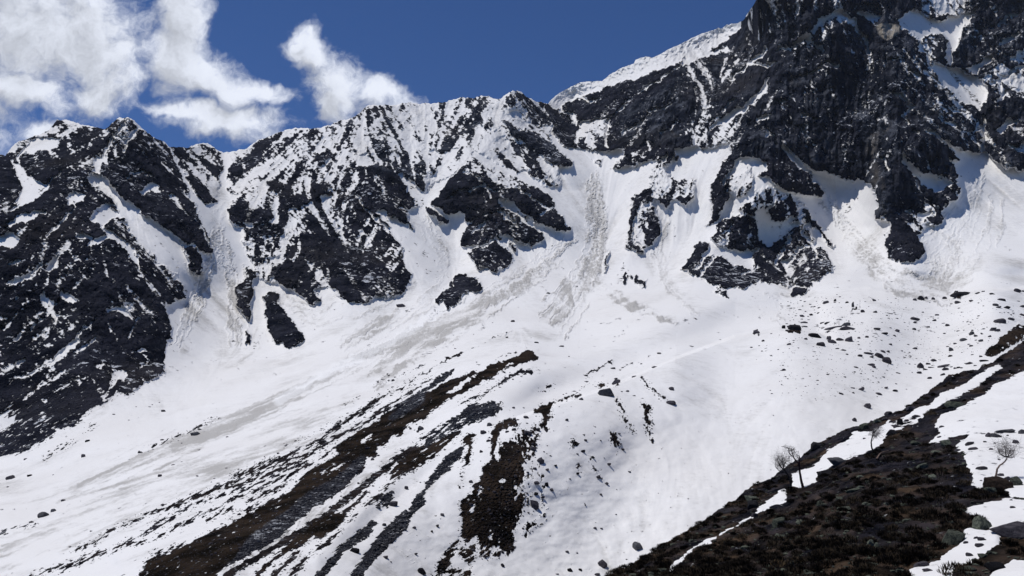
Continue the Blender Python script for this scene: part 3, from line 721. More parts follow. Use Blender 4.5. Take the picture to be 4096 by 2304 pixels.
def mesh_from_grid(name, Pg, attrs, mat, sel=None, flip=False, N=None, crop=None):
    """one mesh object out of the cells of a grid for which sel is true"""
    nu, nv = Pg.shape[:2]
    idx = np.arange(nu * nv).reshape(nu, nv)
    q = np.stack([idx[:-1, :-1], idx[1:, :-1], idx[1:, 1:], idx[:-1, 1:]], -1)
    if flip:
        q = q[..., ::-1]
    q = q.reshape(-1, 4) if sel is None else q[sel].reshape(-1, 4)
    used = np.unique(q)
    remap = np.zeros(nu * nv, np.int64); remap[used] = np.arange(len(used))
    q = remap[q].astype(np.int32)
    me = bpy.data.meshes.new(name)
    me.vertices.add(len(used)); me.vertices.foreach_set('co', Pg.reshape(-1, 3)[used].astype(np.float32).ravel())
    me.loops.add(len(q) * 4); me.loops.foreach_set('vertex_index', q.ravel())
    me.polygons.add(len(q))
    me.polygons.foreach_set('loop_start', np.arange(len(q), dtype=np.int32) * 4)
    me.update(calc_edges=True)
    me.polygons.foreach_set('use_smooth', np.ones(len(q), bool))
    for k, a in attrs.items():
        at = me.attributes.new(k, 'FLOAT', 'POINT')
        at.data.foreach_set('value', a.reshape(-1)[used].astype(np.float32))
    if N is not None:
        me.normals_split_custom_set_from_vertices(N.reshape(-1, 3)[used].tolist())
    me.materials.append(mat)
    o = bpy.data.objects.new(name, me)
    COL.objects.link(o)
    return o

# ------------------------------------------------------------------ materials


def new_mat(name):
    m = bpy.data.materials.new(name)
    m.use_nodes = True
    return m, NT(m.node_tree)


def attr(t, name):
    return t.n('ShaderNodeAttribute', attribute_name=name).outputs['Fac']


def terrain_mat(name, sc, near=False):
    """snow over rock / heath; sc = metres per unit of the finest grain"""
    m, t = new_mat(name)
    geo = t.n('ShaderNodeNewGeometry')
    pos = geo.outputs['Position']
    rock = attr(t, 'rock'); heath = attr(t, 'heath'); tone = attr(t, 'tone'); dirt = attr(t, 'dirt'); fresh = attr(t, 'fresh')
    n_f = t.noise(pos, 0.55 / sc, 5, 0.65)
    n_m = t.noise(pos, 0.11 / sc, 5, 0.6)
    n_b = t.noise(pos, 0.02 / sc, 4, 0.55)
    e = t.m('MULTIPLY_ADD', t.m('SUBTRACT', n_f, 0.5), 0.85, rock)
    mask = t.sstep(e, -0.05, 0.06)
    # stone
    dark = t.mix(t.sstep(n_m, 0.3, 0.7), (0.003, 0.004, 0.008, 1), (0.026, 0.027, 0.038, 1))  # blue of distant haze is mixed into the stone colours
    pale = t.mix(t.sstep(n_m, 0.42, 0.74), (0.010, 0.013, 0.022, 1), (0.105, 0.115, 0.14, 1))
    n_c = t.noise(t.vm('MULTIPLY', pos, (1.0, 1.0, 0.22)), 0.16 / sc, 5, 0.65)
    pale = t.mix(t.sstep(n_c, 0.40, 0.52), (0.006, 0.008, 0.014, 1), pale)
    pale = t.mix(t.m('MULTIPLY', t.sstep(n_c, 0.56, 0.66), 0.5), pale, (0.15, 0.16, 0.18, 1))
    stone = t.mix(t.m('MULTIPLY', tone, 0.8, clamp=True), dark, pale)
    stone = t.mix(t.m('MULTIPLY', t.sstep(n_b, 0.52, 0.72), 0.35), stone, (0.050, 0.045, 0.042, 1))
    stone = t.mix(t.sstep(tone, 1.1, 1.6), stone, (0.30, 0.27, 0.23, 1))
    st3 = t.vm('MULTIPLY', pos, (1.0, 1.0, 1.3))
    n_s = t.noise(st3, 0.40 / sc, 4, 0.7)
    n_s2 = t.noise(st3, 0.035 / sc, 3, 0.5)
    up_ = t.n('ShaderNodeSeparateXYZ', {0: geo.outputs['Normal']}).outputs[2]
    dust = t.sstep(t.m('ADD', t.m('MULTIPLY_ADD', up_, 0.10, n_s), t.m('MULTIPLY', n_s2, 0.5)), 0.955, 1.03)
    dust = t.m('MULTIPLY', dust, 0.0 if near else t.m('SUBTRACT', 1.0, heath, clamp=True))
    speck = t.sstep(n_f, 0.56, 0.72)
    stone = t.mix(t.m('MULTIPLY', speck, 0.5), stone, (0.085, 0.085, 0.09, 1))
    hc = t.mix(t.sstep(n_m, 0.35, 0.7), (0.007, 0.006, 0.005, 1), (0.085, 0.058, 0.040, 1) if near else (0.040, 0.029, 0.022, 1))
    hc = t.mix(t.m('MULTIPLY', t.sstep(n_f, 0.6, 0.75), 0.6), hc, (0.085, 0.072, 0.055, 1))
    ground = t.mix(t.m('MULTIPLY', heath, t.m('SUBTRACT', 1.0, t.m('MULTIPLY', tone, 0.7, clamp=True)), clamp=True), stone, hc)
    # snow
    snow = t.mix(t.sstep(n_b, 0.35, 0.7), (0.81, 0.80, 0.785, 1), (0.77, 0.755, 0.735, 1))
    gr = t.sstep(t.m('MULTIPLY_ADD', t.m('SUBTRACT', n_f, 0.5), 1.3, t.m('MULTIPLY_ADD', t.m('SUBTRACT', n_m, 0.5), 0.9, dirt)), 0.0, 1.25)
    snow = t.mix(t.m('MULTIPLY', gr, 0.78), snow, (0.35, 0.335, 0.31, 1))
    snow = t.mix(fresh, snow, (0.88, 0.88, 0.875, 1))
    ground = t.mix(t.m('MULTIPLY', dust, 0.85), ground, (0.62, 0.64, 0.68, 1))
    col = t.mix(mask, snow, ground)
    # relief
    h1 = t.m('MULTIPLY', n_f, t.m('MULTIPLY_ADD', mask, 0.9, t.m('MULTIPLY_ADD', dirt, 0.25, 0.035)))
    h2 = t.m('MULTIPLY', n_m, t.m('MULTIPLY_ADD', mask, 2.2, 0.10))
    h = t.m('ADD', h1, h2)
    bump = t.n('ShaderNodeBump', {'Strength': 0.9, 'Distance': 1.6 * sc, 'Height': h})
    rough = t.m('MULTIPLY_ADD', mask, 0.25, 0.62)
    bs = t.n('ShaderNodeBsdfPrincipled', {'Base Color': col, 'Roughness': rough, 'Normal': bump.outputs[0], 'Specular IOR Level': t.m('MULTIPLY_ADD', mask, -0.2, 0.2)})
    t.n('ShaderNodeOutputMaterial', {'Surface': bs.outputs[0]})
    return m


mat_far = terrain_mat('snow_and_rock', 3.0)
mat_mid = terrain_mat('snow_and_heath', 1.0)
mat_near = terrain_mat('snow_and_hillside', 0.35, True)

# ------------------------------------------------------------------ the valley and the mountains
NU, NV = 1950, 980


CREST = [(np.array([(1240, 1075), (1540, 975), (1700, 905), (1850, 850), (1960, 832), (2060, 845), (2110, 870)], float), 0.11, 110),
         (np.array([(2060, 740), (2190, 728), (2300, 745), (2400, 742), (2576, 728), (2840, 722)], float), 0.045, 70)]


def far_D(u, v):
    """distance of the big surface, without the finest grain"""
    D = far_tps(u, v)
    D = D - tent(u, v)
    # beyond each moraine crest the ground drops out of sight and comes up farther back
    for ln, am, h_ in CREST:
        cv = np.interp(u, ln[:, 0], ln[:, 1])
        win = smooth(u, ln[0, 0], ln[0, 0] + 160) * (1 - smooth(u, ln[-1, 0] - 60, ln[-1, 0]))
        D = D * (1 + am * win * smooth(cv - v, 0, 9) * (1 - smooth(cv - v, 30, h_)))
    far = smooth(D, 350, 800)
    D = D * (1 - 0.006 * samp(Rb1, u, v) * far - 0.016 * samp(Rb2, u, v) * far)
    return D


def far_fields(u, v):
    wu = 9.0 * fbm(u / 30, v / 30, 61, 4, 0.68) ; wv = 9.0 * fbm(u / 30, v / 30, 73, 4, 0.68)
    lower = smooth(v, 900, 1050)
    k = 1 - 0.65 * lower
    us, vs = u + wu * k, v + wv * k
    c = samp(Cb, us, vs) * (1 - lower) + samp(Cb3, us, vs) * lower
    n = img_noise(u, v)
    c_, s_ = math.cos(R(-30)), math.sin(R(-30))
    nl = fbm((u * c_ + v * s_) / 26, (-u * s_ + v * c_) / 6, 91, 4, 0.65)
    bowl = smooth(u, 1160, 1300)
    nl2 = fbm(u / 9, v / 14, 97, 4, 0.65)
    nl = nl * (1 - bowl) + nl2 * bowl
    n = n * (1 - lower) + nl * lower
    f1 = samp(FL1, np.clip(u / 2, 1, FL1.shape[1] - 2.1), np.clip(v / 2, 1, FL1.shape[0] - 2.1))
    n = n / 0.50
    n = n * (0.78 + 0.22 * lower) + f1 * 0.62 * (1 - lower)
    nu_ = 1 / (1 + np.exp(-1.7 * n))
    rock = (c * 1.07 - 0.035) - nu_
    return rock, n, c, us, vs


def fall_lines():
    """streak noise drawn out along the fall line of the surface"""
    st_ = 2
    gu = np.arange(0, RW, st_).astype(np.float32); gv = np.arange(0, RH, st_).astype(np.float32)
    U0, V0 = np.meshgrid(gu, gv)
    Dq = far_tps(U0, V0) - tent(U0, V0)
    Pq = world_pts(U0, V0, Dq)
    Pu = np.gradient(Pq, axis=1); Pv = np.gradient(Pq, axis=0)
    a = (Pu * Pu).sum(-1); b = (Pu * Pv).sum(-1); c = (Pv * Pv).sum(-1)
    det = a * c - b * b + 1e-6
    zu, zv = Pu[..., 2], Pv[..., 2]
    fx = (c * zu - b * zv) / det; fy = (a * zv - b * zu) / det
    l = np.hypot(fx, fy) + 1e-6
    fx = blur((fx / l).astype(np.float32), 5); fy = blur((fy / l).astype(np.float32), 5)
    l = np.hypot(fx, fy) + 1e-6; fx /= l; fy /= l
    X, Y = np.meshgrid(np.arange(U0.shape[1], dtype=np.float32), np.arange(U0.shape[0], dtype=np.float32))

    def bil(A, x, y):
        x = np.clip(x, 0, A.shape[1] - 1.01); y = np.clip(y, 0, A.shape[0] - 1.01)
        i = x.astype(int); j = y.astype(int); f = x - i; g = y - j
        return (A[j, i] * (1 - f) + A[j, i + 1] * f) * (1 - g) + (A[j + 1, i] * (1 - f) + A[j + 1, i + 1] * f) * g
    src = _rng.normal(size=U0.shape).astype(np.float32)
    src = src + 3.0 * blur(src, 1) + 6 * blur(src, 3)
    acc = src * 1.0
    for sgn in (1, -1):
        x, y = X.copy(), Y.copy()
        for k in range(22):
            dx, dy = bil(fx, x, y), bil(fy, x, y)
            x += dx * sgn * 1.4; y += dy * sgn * 1.4
            acc += bil(src, x, y)
    acc = (acc - acc.mean()) / acc.std()
    big = blur(acc, 4); big /= big.std()
    return acc.astype(np.float32), big.astype(np.float32)


FL1, FL2 = fall_lines()
uu = np.linspace(-420, 3020, NU).astype(np.float32)
sky_v = np.interp(uu, SKY[:, 0], SKY[:, 1])
jit = 3.2 * fbm(uu / 16, uu * 0 + 3.3, 201, 4, 0.6)
sky_v = sky_v + jit * np.where((uu > 1400) & (uu < 1830), 0.5, 1.0)
tt = np.linspace(0, 1, NV).astype(np.float32)
U = np.repeat(uu[:, None], NV, 1)
V = (1530 + (sky_v[:, None] - 1530) * tt[None, :]).astype(np.float32)
D = far_D(U, V)
rock, nz, cc_, us_, vs_ = far_fields(U, V)
farw = smooth(D, 300, 800)
rk = smooth(rock, -0.25, 0.25)
fl1 = samp(FL1, np.clip(U / 2, 1, FL1.shape[1] - 2.1), np.clip(V / 2, 1, FL1.shape[0] - 2.1))
fl2 = samp(FL2, np.clip(U / 2, 1, FL1.shape[1] - 2.1), np.clip(V / 2, 1, FL1.shape[0] - 2.1))
rel = (0.55 - nz * 0.25) * 4.5 + ridged(U / 42, V / 42, 301, 4) * 9.0 + ridged(U / 110, V / 90, 331, 3) * 16.0 + fbm(U / 9, V / 9, 351, 3, 0.6) * 2.2 + ridged(U / 26 + 0.3 * perlin(U / 60, V / 60, 2), V / 120, 361, 3) * 14.0 * smooth(U, 1400, 1550) * (1 - smooth(V, 430, 520))
rel *= np.clip(cc_ * 1.25, 0, 1) * farw * D / 1200
relm = (fbm(U / 60, V / 40, 401, 3, 0.4) * 0.8 + fbm(U / 6, V / 5, 421, 3, 0.7) * 0.7 * rk) * (1 - farw) * D / 300
snowrel = fbm(U / 120, V / 90, 441, 3) * 2.6 * (D / 900) * (1 - rk)
D2 = D - rel - relm - snowrel
deb = samp(D2b, us_, vs_) * (1 - rk)
D2 = D2 - deb * 2.2 * (0.3 + 1.1 * np.abs(fbm(U / 5, V / 5, 461, 3, 0.6))) * D / 1000 * 1.6
D2 = D2 - samp(Qb, U, V) * (14 * ridged(U / 30, V / 30, 471, 4) + 5 * fbm(U / 8, V / 8, 481, 3))
D2 = D2 + (fl1 * 0.16 + fl2 * 0.14) * (D / 300) ** 1.2 * (1 - rk) * (0.6 + 0.4 * farw)
Pg = world_pts(U, V, D2)
SAMP_D = D2.copy(); rock_keep = rock
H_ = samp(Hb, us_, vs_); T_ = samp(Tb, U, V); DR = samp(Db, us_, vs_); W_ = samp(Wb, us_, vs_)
lump = 0.6 + 0.9 * np.clip(fbm(U / 7, V / 5, 463, 4, 0.7), -0.5, 1.0)
low_ = smooth(V, 640, 800)
lump = lump * (1 - 0.75 * low_) + 0.75 * low_ * np.clip(0.95 + 0.32 * fl1, 0.2, 1.8)
DR = DR * (0.7 + 0.3 * fl1) * lump + deb * 0.95 * lump + samp(Qb, U, V) * 0.12 + 0.10 * np.clip(fl2, -1, 2.5) * (0.5 + 0.5 * farw) + 0.085 * fl1 + 0.05 + 0.12 * smooth(fbm(U / 140, V / 110, 521, 3), 0.0, 1.0)
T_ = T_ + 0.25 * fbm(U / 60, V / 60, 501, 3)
# hidden far side
last = Pg[:, -1]
back = []
for i, (bk, dn) in enumerate([(4, 2), (10, 7), (20, 14), (34, 26), (60, 50), (120, 110), (500, 480), (1400, 1100)]):
    q = last.copy(); s = 1 + bk / q[:, 1]
    q[:, 0] *= s; q[:, 1] *= s; q[:, 2] = np.maximum(last[:, 2] - dn, -60)
    wob = fbm(uu / 7, uu * 0 + 1.3 * i, 821, 3) * min(bk, 40) * 0.22 * np.clip(cc_[:, -1] * 2, 0, 1)
    q[:, 1] += wob; q[:, 2] -= np.abs(wob) * 0.6
    back.append(q)
Pg = np.concatenate([Pg, np.stack(back, 1)], 1)


def ext(a):
    return np.concatenate([a, np.repeat(a[:, -1:], len(back), 1)], 1)


rock_x = ext(rock)
rock_x[:, NV:] += 0.55 * fbm(np.repeat(uu[:, None], len(back), 1) / 9, np.arange(len(back))[None, :] * 0.8 + 0 * uu[:, None], 831, 3)
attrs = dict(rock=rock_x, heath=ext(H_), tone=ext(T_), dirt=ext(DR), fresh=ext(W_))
Nn = grid_obj_arrays(Pg)
# make every normal face the viewer side / upward
up = Nn[..., 2].mean()
if up < 0:
    Nn = -Nn
FLIP = up < 0
# which part of the land a cell belongs to
apron = np.array([(-300, 1140), (0, 1140), (95, 1110), (200, 1060), (300, 1000), (415, 940), (430, 820), (470, 740), (520, 640), (600, 700), (620, 870), (760, 880), (880, 775), (1040, 720), (1100, 780), (1220, 720), (1290, 660), (1430, 590), (1480, 385), (1560, 420), (1600, 640), (1720, 690), (1850, 760), (2010, 745), (2100, 640), (2240, 630), (2330, 665), (2400, 400), (2576, 430), (2900, 440)])
Uc = ext(U)[:-1, :-1]; Vc = ext(V)[:-1, :-1]
ap = np.interp(Uc, apron[:, 0], apron[:, 1])
ismt = Vc < ap
ismt |= (np.arange(Pg.shape[1] - 1)[None, :] >= NV - 1)
left = Uc + (Vc - 385) * 0.12 < 585
right = (Uc > 1440)
mid_low = (~ismt) & (Vc > 905)


def st(o, label=None):
    o['kind'] = 'structure'
    return o


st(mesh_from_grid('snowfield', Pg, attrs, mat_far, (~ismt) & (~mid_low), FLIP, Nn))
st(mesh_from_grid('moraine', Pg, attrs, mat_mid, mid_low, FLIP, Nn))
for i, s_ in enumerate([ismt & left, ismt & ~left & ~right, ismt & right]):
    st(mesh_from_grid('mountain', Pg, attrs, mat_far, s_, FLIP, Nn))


def far_point(u, v):
    """a point on the big surface for a place on the survey sheet"""
    fu = np.clip((u - uu[0]) / (uu[1] - uu[0]), 0, NU - 2)
    i = int(fu); sv = sky_v[i]
    t = (v - 1530) / (sv - 1530) * (NV - 1)
    j = int(np.clip(t, 0, NV - 2))
    d = SAMP_D[i, j]
    return world_pts(np.array(float(u)), np.array(float(v)), np.array(float(d))), Nn[i, j]


# ------------------------------------------------------------------ the near hillside
near_tps = TPS([(1530, 1440, 75), (1700, 1350, 84), (1850, 1275, 94), (1950, 1210, 105), (2060, 1140, 114), (2200, 1050, 126), (2400, 945, 142), (2576, 850, 160),
                (2050, 1220, 90), (1750, 1400, 64), (2300, 1110, 97), (2450, 1020, 112), (2576, 960, 124), (1800, 1449, 51), (2000, 1449, 42), (2300, 1449, 36), (2576, 1449, 31),
                (2300, 1250, 60), (2100, 1300, 60), (2576, 1250, 55), (2576, 1100, 86), (2450, 1100, 88), (1530, 1520, 45), (2300, 1560, 27), (2800, 1449, 29), (2800, 800, 165), (3300, 1449, 25), (3300, 1100, 60), (3300, 650, 180)])
EDGE = np.concatenate([sh('E', P('1200,1530 1340,1449 1440,1390 1600,1290')), sh('F', P('0,1225 100,1165 210,1088 310,1018 340,1000 460,948 520,890 600,840 650,795 680,780 820,705 900,690 960,660 1020,635 1120,598 1260,500 1340,430 1480,408 1560,365 1620,325 1718,262 1900,150 2100,20 2500,-200 3000,-420'))])
NS = Sheet()
NS.poly('C', 'V', '1300,1449 2576,700 2576,1449', 1.0)
NS.lay('C')[:] = 1.0
NEAR_SNOW = [
    'F 0,1350 60,1290 180,1240 260,1200 340,1150 400,1100 440,1060 510,1010 530,1040 515,1070 440,1100 370,1140 330,1172 250,1212 160,1262 60,1305 0,1365',
    'F -60,1400 0,1345 10,1360 -60,1430',
    'F 550,930 660,890 700,850 740,810 830,760 860,725 940,720 1030,685 1110,650 1190,600 1240,590 1300,530 1400,490 1500,430 1590,378 1612,400 1560,430 1480,500 1390,540 1340,570 1250,610 1200,650 1150,700 1080,712 1040,722 1010,780 950,812 880,850 820,868 740,900 680,940 668,970 620,1000 590,1003 555,1003 550,960',
    'F 1800,380 1718,410 1640,450 1560,490 1530,530 1440,572 1390,602 1300,640 1270,680 1300,730 1230,775 1290,775 1340,752 1460,732 1800,720',
    'F 1455,735 1800,720 1800,1060 1660,1042 1630,1015 1590,960 1540,965 1500,1000 1440,992 1470,965 1435,900 1415,830 1365,812 1400,770',
    'F 1405,1115 1440,1090 1530,1072 1640,1050 1800,1060 1800,1150 1718,1180 1600,1235 1590,1290 1500,1330 1430,1372 1370,1400 1350,1460 1160,1460 1135,1412 1190,1378 1210,1392 1300,1360 1300,1330 1380,1300 1412,1262 1400,1240 1440,1200 1500,1212 1550,1222 1545,1180 1480,1130 1425,1122',
    'F 1600,1392 1660,1350 1720,1362 1800,1370 1800,1470 1490,1470 1560,1422', 'F 1200,650 1215,640 1212,655']
for s in NEAR_SNOW:
    NS.poly('C', s[0], s[2:], 0.0)
for s, t, c in [('F', '1040,700 1100,680 1180,650 1160,700 1080,715', 0.45), ('F', '1040,660 1120,690 1000,700', 0.2)]:
    NS.poly('C', s, t, c)
NSc = blur(NS.lay('C'), 1)
NSb = blur(NS.lay('C'), 6)
MU, MV = 1450, 560
nu_ = np.linspace(1380, 3300, MU).astype(np.float32)
edge_v = np.interp(nu_, EDGE[:, 0], EDGE[:, 1]) + 2.2 * fbm(nu_ / 14, nu_ * 0 + 1.7, 611, 4, 0.6)
tt = np.linspace(0, 1, MV).astype(np.float32) ** 0.85
U = np.repeat(nu_[:, None], MV, 1)
V = (1600 + (edge_v[:, None] - 1600) * tt[None, :]).astype(np.float32)
D = near_tps(U, V)
Pn = world_pts(U, V, D)
wx, wy = Pn[..., 0].astype(np.float32), Pn[..., 1].astype(np.float32)
us_ = U + 3.5 * fbm(wx / 2.2, wy / 2.2, 631, 4, 0.65); vs_ = V + 3.0 * fbm(wx / 2.2, wy / 2.2, 651, 4, 0.65)
c = samp(NSc, us_, vs_); cb = samp(NSb, U, V)
n = fbm(wx / 1.1, wy / 2.6, 671, 4, 0.6)
nrock = (c * 1.10 - 0.05) - 1 / (1 + np.exp(-1.7 * n / max(0.1, float(n.std()))))
hz = (0.22 * fbm(wx / 6, wy / 9, 691, 3) + (0.20 * fbm(wx / 1.6, wy / 4.5, 711, 4, 0.6) + 0.08 * ridged(wx / 0.9, wy / 2.6, 731, 3)) * cb + 0.03 * fbm(wx / 1.2, wy / 1.2, 741, 3)) - 0.18 * cb
hz *= smooth(wy, 20, 45) * 0.75 + 0.25
Pn[..., 2] += hz
lastn = Pn[:, -1]
backn = []
for bk, dn in [(0.8, 0.4), (3, 2.5), (12, 11), (50, 42)]:
    q = lastn.copy(); s = 1 + bk / q[:, 1]
    q[:, 0] *= s; q[:, 1] *= s; q[:, 2] -= dn
    backn.append(q)
Pn2 = np.concatenate([Pn, np.stack(backn, 1)], 1)


def extn(a):
    return np.concatenate([a, np.repeat(a[:, -1:], len(backn), 1)], 1)


nheath = 0.35 + 0.75 * fbm(wx / 4, wy / 9, 751, 3) + 0.35 * smooth(V, 1150, 1400)
ntone = 0.02 + 0.22 * fbm(wx / 2.5, wy / 6, 771, 3)
st(mesh_from_grid('hillside', Pn2, dict(rock=extn(nrock), heath=extn(np.clip(nheath, 0.15, 1)), tone=extn(np.clip(ntone, 0, 1)), dirt=extn(nrock * 0), fresh=extn(nrock * 0)), mat_near, None, FLIP, None))


def near_point(u, v):
    i = int(np.clip((u - nu_[0]) / (nu_[1] - nu_[0]), 0, MU - 1))
    t = np.clip((v - 1600) / (edge_v[i] - 1600), 0, 1) ** (1 / 0.85)
    j = int(t * (MV - 1))
    return Pn[i, j].copy(), (0, 0, 1), nrock[i, j]


# ------------------------------------------------------------------ stones


def ico(sub):
    import bmesh
    bm = bmesh.new()
    bmesh.ops.create_icosphere(bm, subdivisions=sub, radius=1.0)
    v = np.array([p.co[:] for p in bm.verts], np.float32)
    bm.verts.index_update()
    f = np.array([[q.index for q in p.verts] for p in bm.faces], np.int32)
    bm.free()
    return v, f


ICO4, ICO3, ICO1 = ico(4), ico(3), ico(1)


def rock_verts(seed, base, nplanes=16, rough=0.05):
    rs = np.random.RandomState(seed)
    v = base / np.linalg.norm(base, axis=1, keepdims=True)
    n = rs.normal(size=(nplanes, 3)); n /= np.linalg.norm(n, axis=1, keepdims=True)
    ax = np.array([[1, 0, 0], [-1, 0, 0], [0, 1, 0], [0, -1, 0], [0, 0, 1], [0, 0, -1]]) + rs.normal(size=(6, 3)) * 0.28
    n = np.concatenate([n, ax / np.linalg.norm(ax, axis=1, keepdims=True)])
    d = np.concatenate([rs.uniform(0.8, 1.1, nplanes), rs.uniform(0.62, 0.92, 6)])
    dots = v @ n.T
    r = np.where(dots > 0.05, d[None] / np.maximum(dots, 0.05), 9).min(1)
    r = np.minimum(r, 1.35)
    q = v * r[:, None]
    k = fbm(q[:, 0] * 2.1 + q[:, 2] * 1.3 + seed, q[:, 1] * 2.1 - q[:, 2] * 0.9, seed, 3)
    k2 = fbm(q[:, 0] * 6 + seed, q[:, 1] * 6 + q[:, 2] * 5, seed + 3, 2)
    return (q * (1 + rough * k + rough * 0.35 * k2)[:, None]).astype(np.float32)


def mesh_raw(name, v, f, mat, smooth_=True):
    me = bpy.data.meshes.new(name)
    me.vertices.add(len(v)); me.vertices.foreach_set('co', np.asarray(v, np.float32).ravel())
    k = f.shape[1]
    me.loops.add(f.size); me.loops.foreach_set('vertex_index', f.astype(np.int32).ravel())
    me.polygons.add(len(f)); me.polygons.foreach_set('loop_start', np.arange(len(f), dtype=np.int32) * k)
    me.update(calc_edges=True)
    me.polygons.foreach_set('use_smooth', np.full(len(f), smooth_))
    me.materials.append(mat)
    return me


def stone_mat(name, c0, c1, c2, scale=3.0):
    m, t = new_mat(name)
    co = t.n('ShaderNodeTexCoord').outputs['Object']
    oi = t.n('ShaderNodeObjectInfo').outputs['Random']
    a = t.noise(co, scale, 6, 0.6); b = t.noise(co, scale * 5, 4, 0.7)
    col = t.mix(t.sstep(a, 0.35, 0.65), c0, c1)
    col = t.mix(t.sstep(b, 0.55, 0.72), col, c2)
    v = t.m('MULTIPLY_ADD', oi, 0.7, 0.65)
    col = t.mix(1.0, col, t.n('ShaderNodeCombineXYZ', {0: v, 1: v, 2: v}).outputs[0], 'MULTIPLY')
    bump = t.n('ShaderNodeBump', {'Strength': 0.7, 'Distance': 0.15, 'Height': t.m('ADD', a, t.m('MULTIPLY', b, 0.4))})
    bs = t.n('ShaderNodeBsdfPrincipled', {'Base Color': col, 'Roughness': 0.85, 'Normal': bump.outputs[0], 'Specular IOR Level': 0.03})
    t.n('ShaderNodeOutputMaterial', {'Surface': bs.outputs[0]})
    return m


m_dark = stone_mat('dark_stone', (0.034, 0.031, 0.038, 1), (0.075, 0.069, 0.078, 1), (0.14, 0.13, 0.13, 1))
m_grey = stone_mat('grey_stone', (0.045, 0.045, 0.052, 1), (0.09, 0.09, 0.096, 1), (0.17, 0.165, 0.16, 1))
m_green = stone_mat('lichen_stone', (0.035, 0.040, 0.036, 1), (0.12, 0.13, 0.10, 1), (0.26, 0.27, 0.18, 1))
m_black = stone_mat('black_stone', (0.008, 0.008, 0.010, 1), (0.02, 0.019, 0.022, 1), (0.05, 0.048, 0.045, 1))
m_earth = stone_mat('root_earth', (0.012, 0.009, 0.008, 1), (0.038, 0.027, 0.021, 1), (0.08, 0.065, 0.05, 1))
m_scree = stone_mat('scree_stone', (0.018, 0.018, 0.022, 1), (0.085, 0.085, 0.09, 1), (0.19, 0.185, 0.18, 1), 0.8)
MATS = dict(d=m_dark, g=m_grey, l=m_green, k=m_black, e=m_earth)
_proto = {}


def proto(kind, i, big):
    key = (kind, i, big)
    if key not in _proto:
        base = ICO4 if big else ICO3
        _proto[key] = mesh_raw('boulder', rock_verts(100 + i * 17, base[0], 9 + i % 5, 0.035), base[1], MATS[kind])
    return _proto[key]


_rs = random.Random(11)
n_boulder = 0


EXTRA = []
USED = {}


def boulder(s, x, y, w, h=None, mat='d', label=None, group=None, near=False, sink=0.2, name='boulder', cat='boulder', tilt=0.25, depth=0.85):
    global n_boulder
    p = sh(s, [x, y])[0]
    k = SH[s][2]
    if near:
        P0, N0, _ = near_point(p[0], p[1])
    else:
        P0, N0 = far_point(p[0], p[1])
    d = float(P0[1])
    wm = w / k * (2576 / 4096) / F * d
    hm = (h if h else w * 0.62) / k * (2576 / 4096) / F * d
    o = bpy.data.objects.new(name, proto(mat, _rs.randrange(9), w / k > 22))
    o.location = (float(P0[0]), float(P0[1]), float(P0[2]) + hm * (0.5 - sink) * (0.6 if near else 0.4))
    o.scale = (wm * 0.53, wm * 0.53 * depth, hm * 0.60)
    o.rotation_euler = (_rs.uniform(-tilt, tilt), _rs.uniform(-tilt, tilt), _rs.choice([0, math.pi]) + _rs.uniform(-0.35, 0.35))
    o['label'] = label; o['category'] = cat
    if group:
        o['group'] = group
    COL.objects.link(o)
    n_boulder += 1
    return o


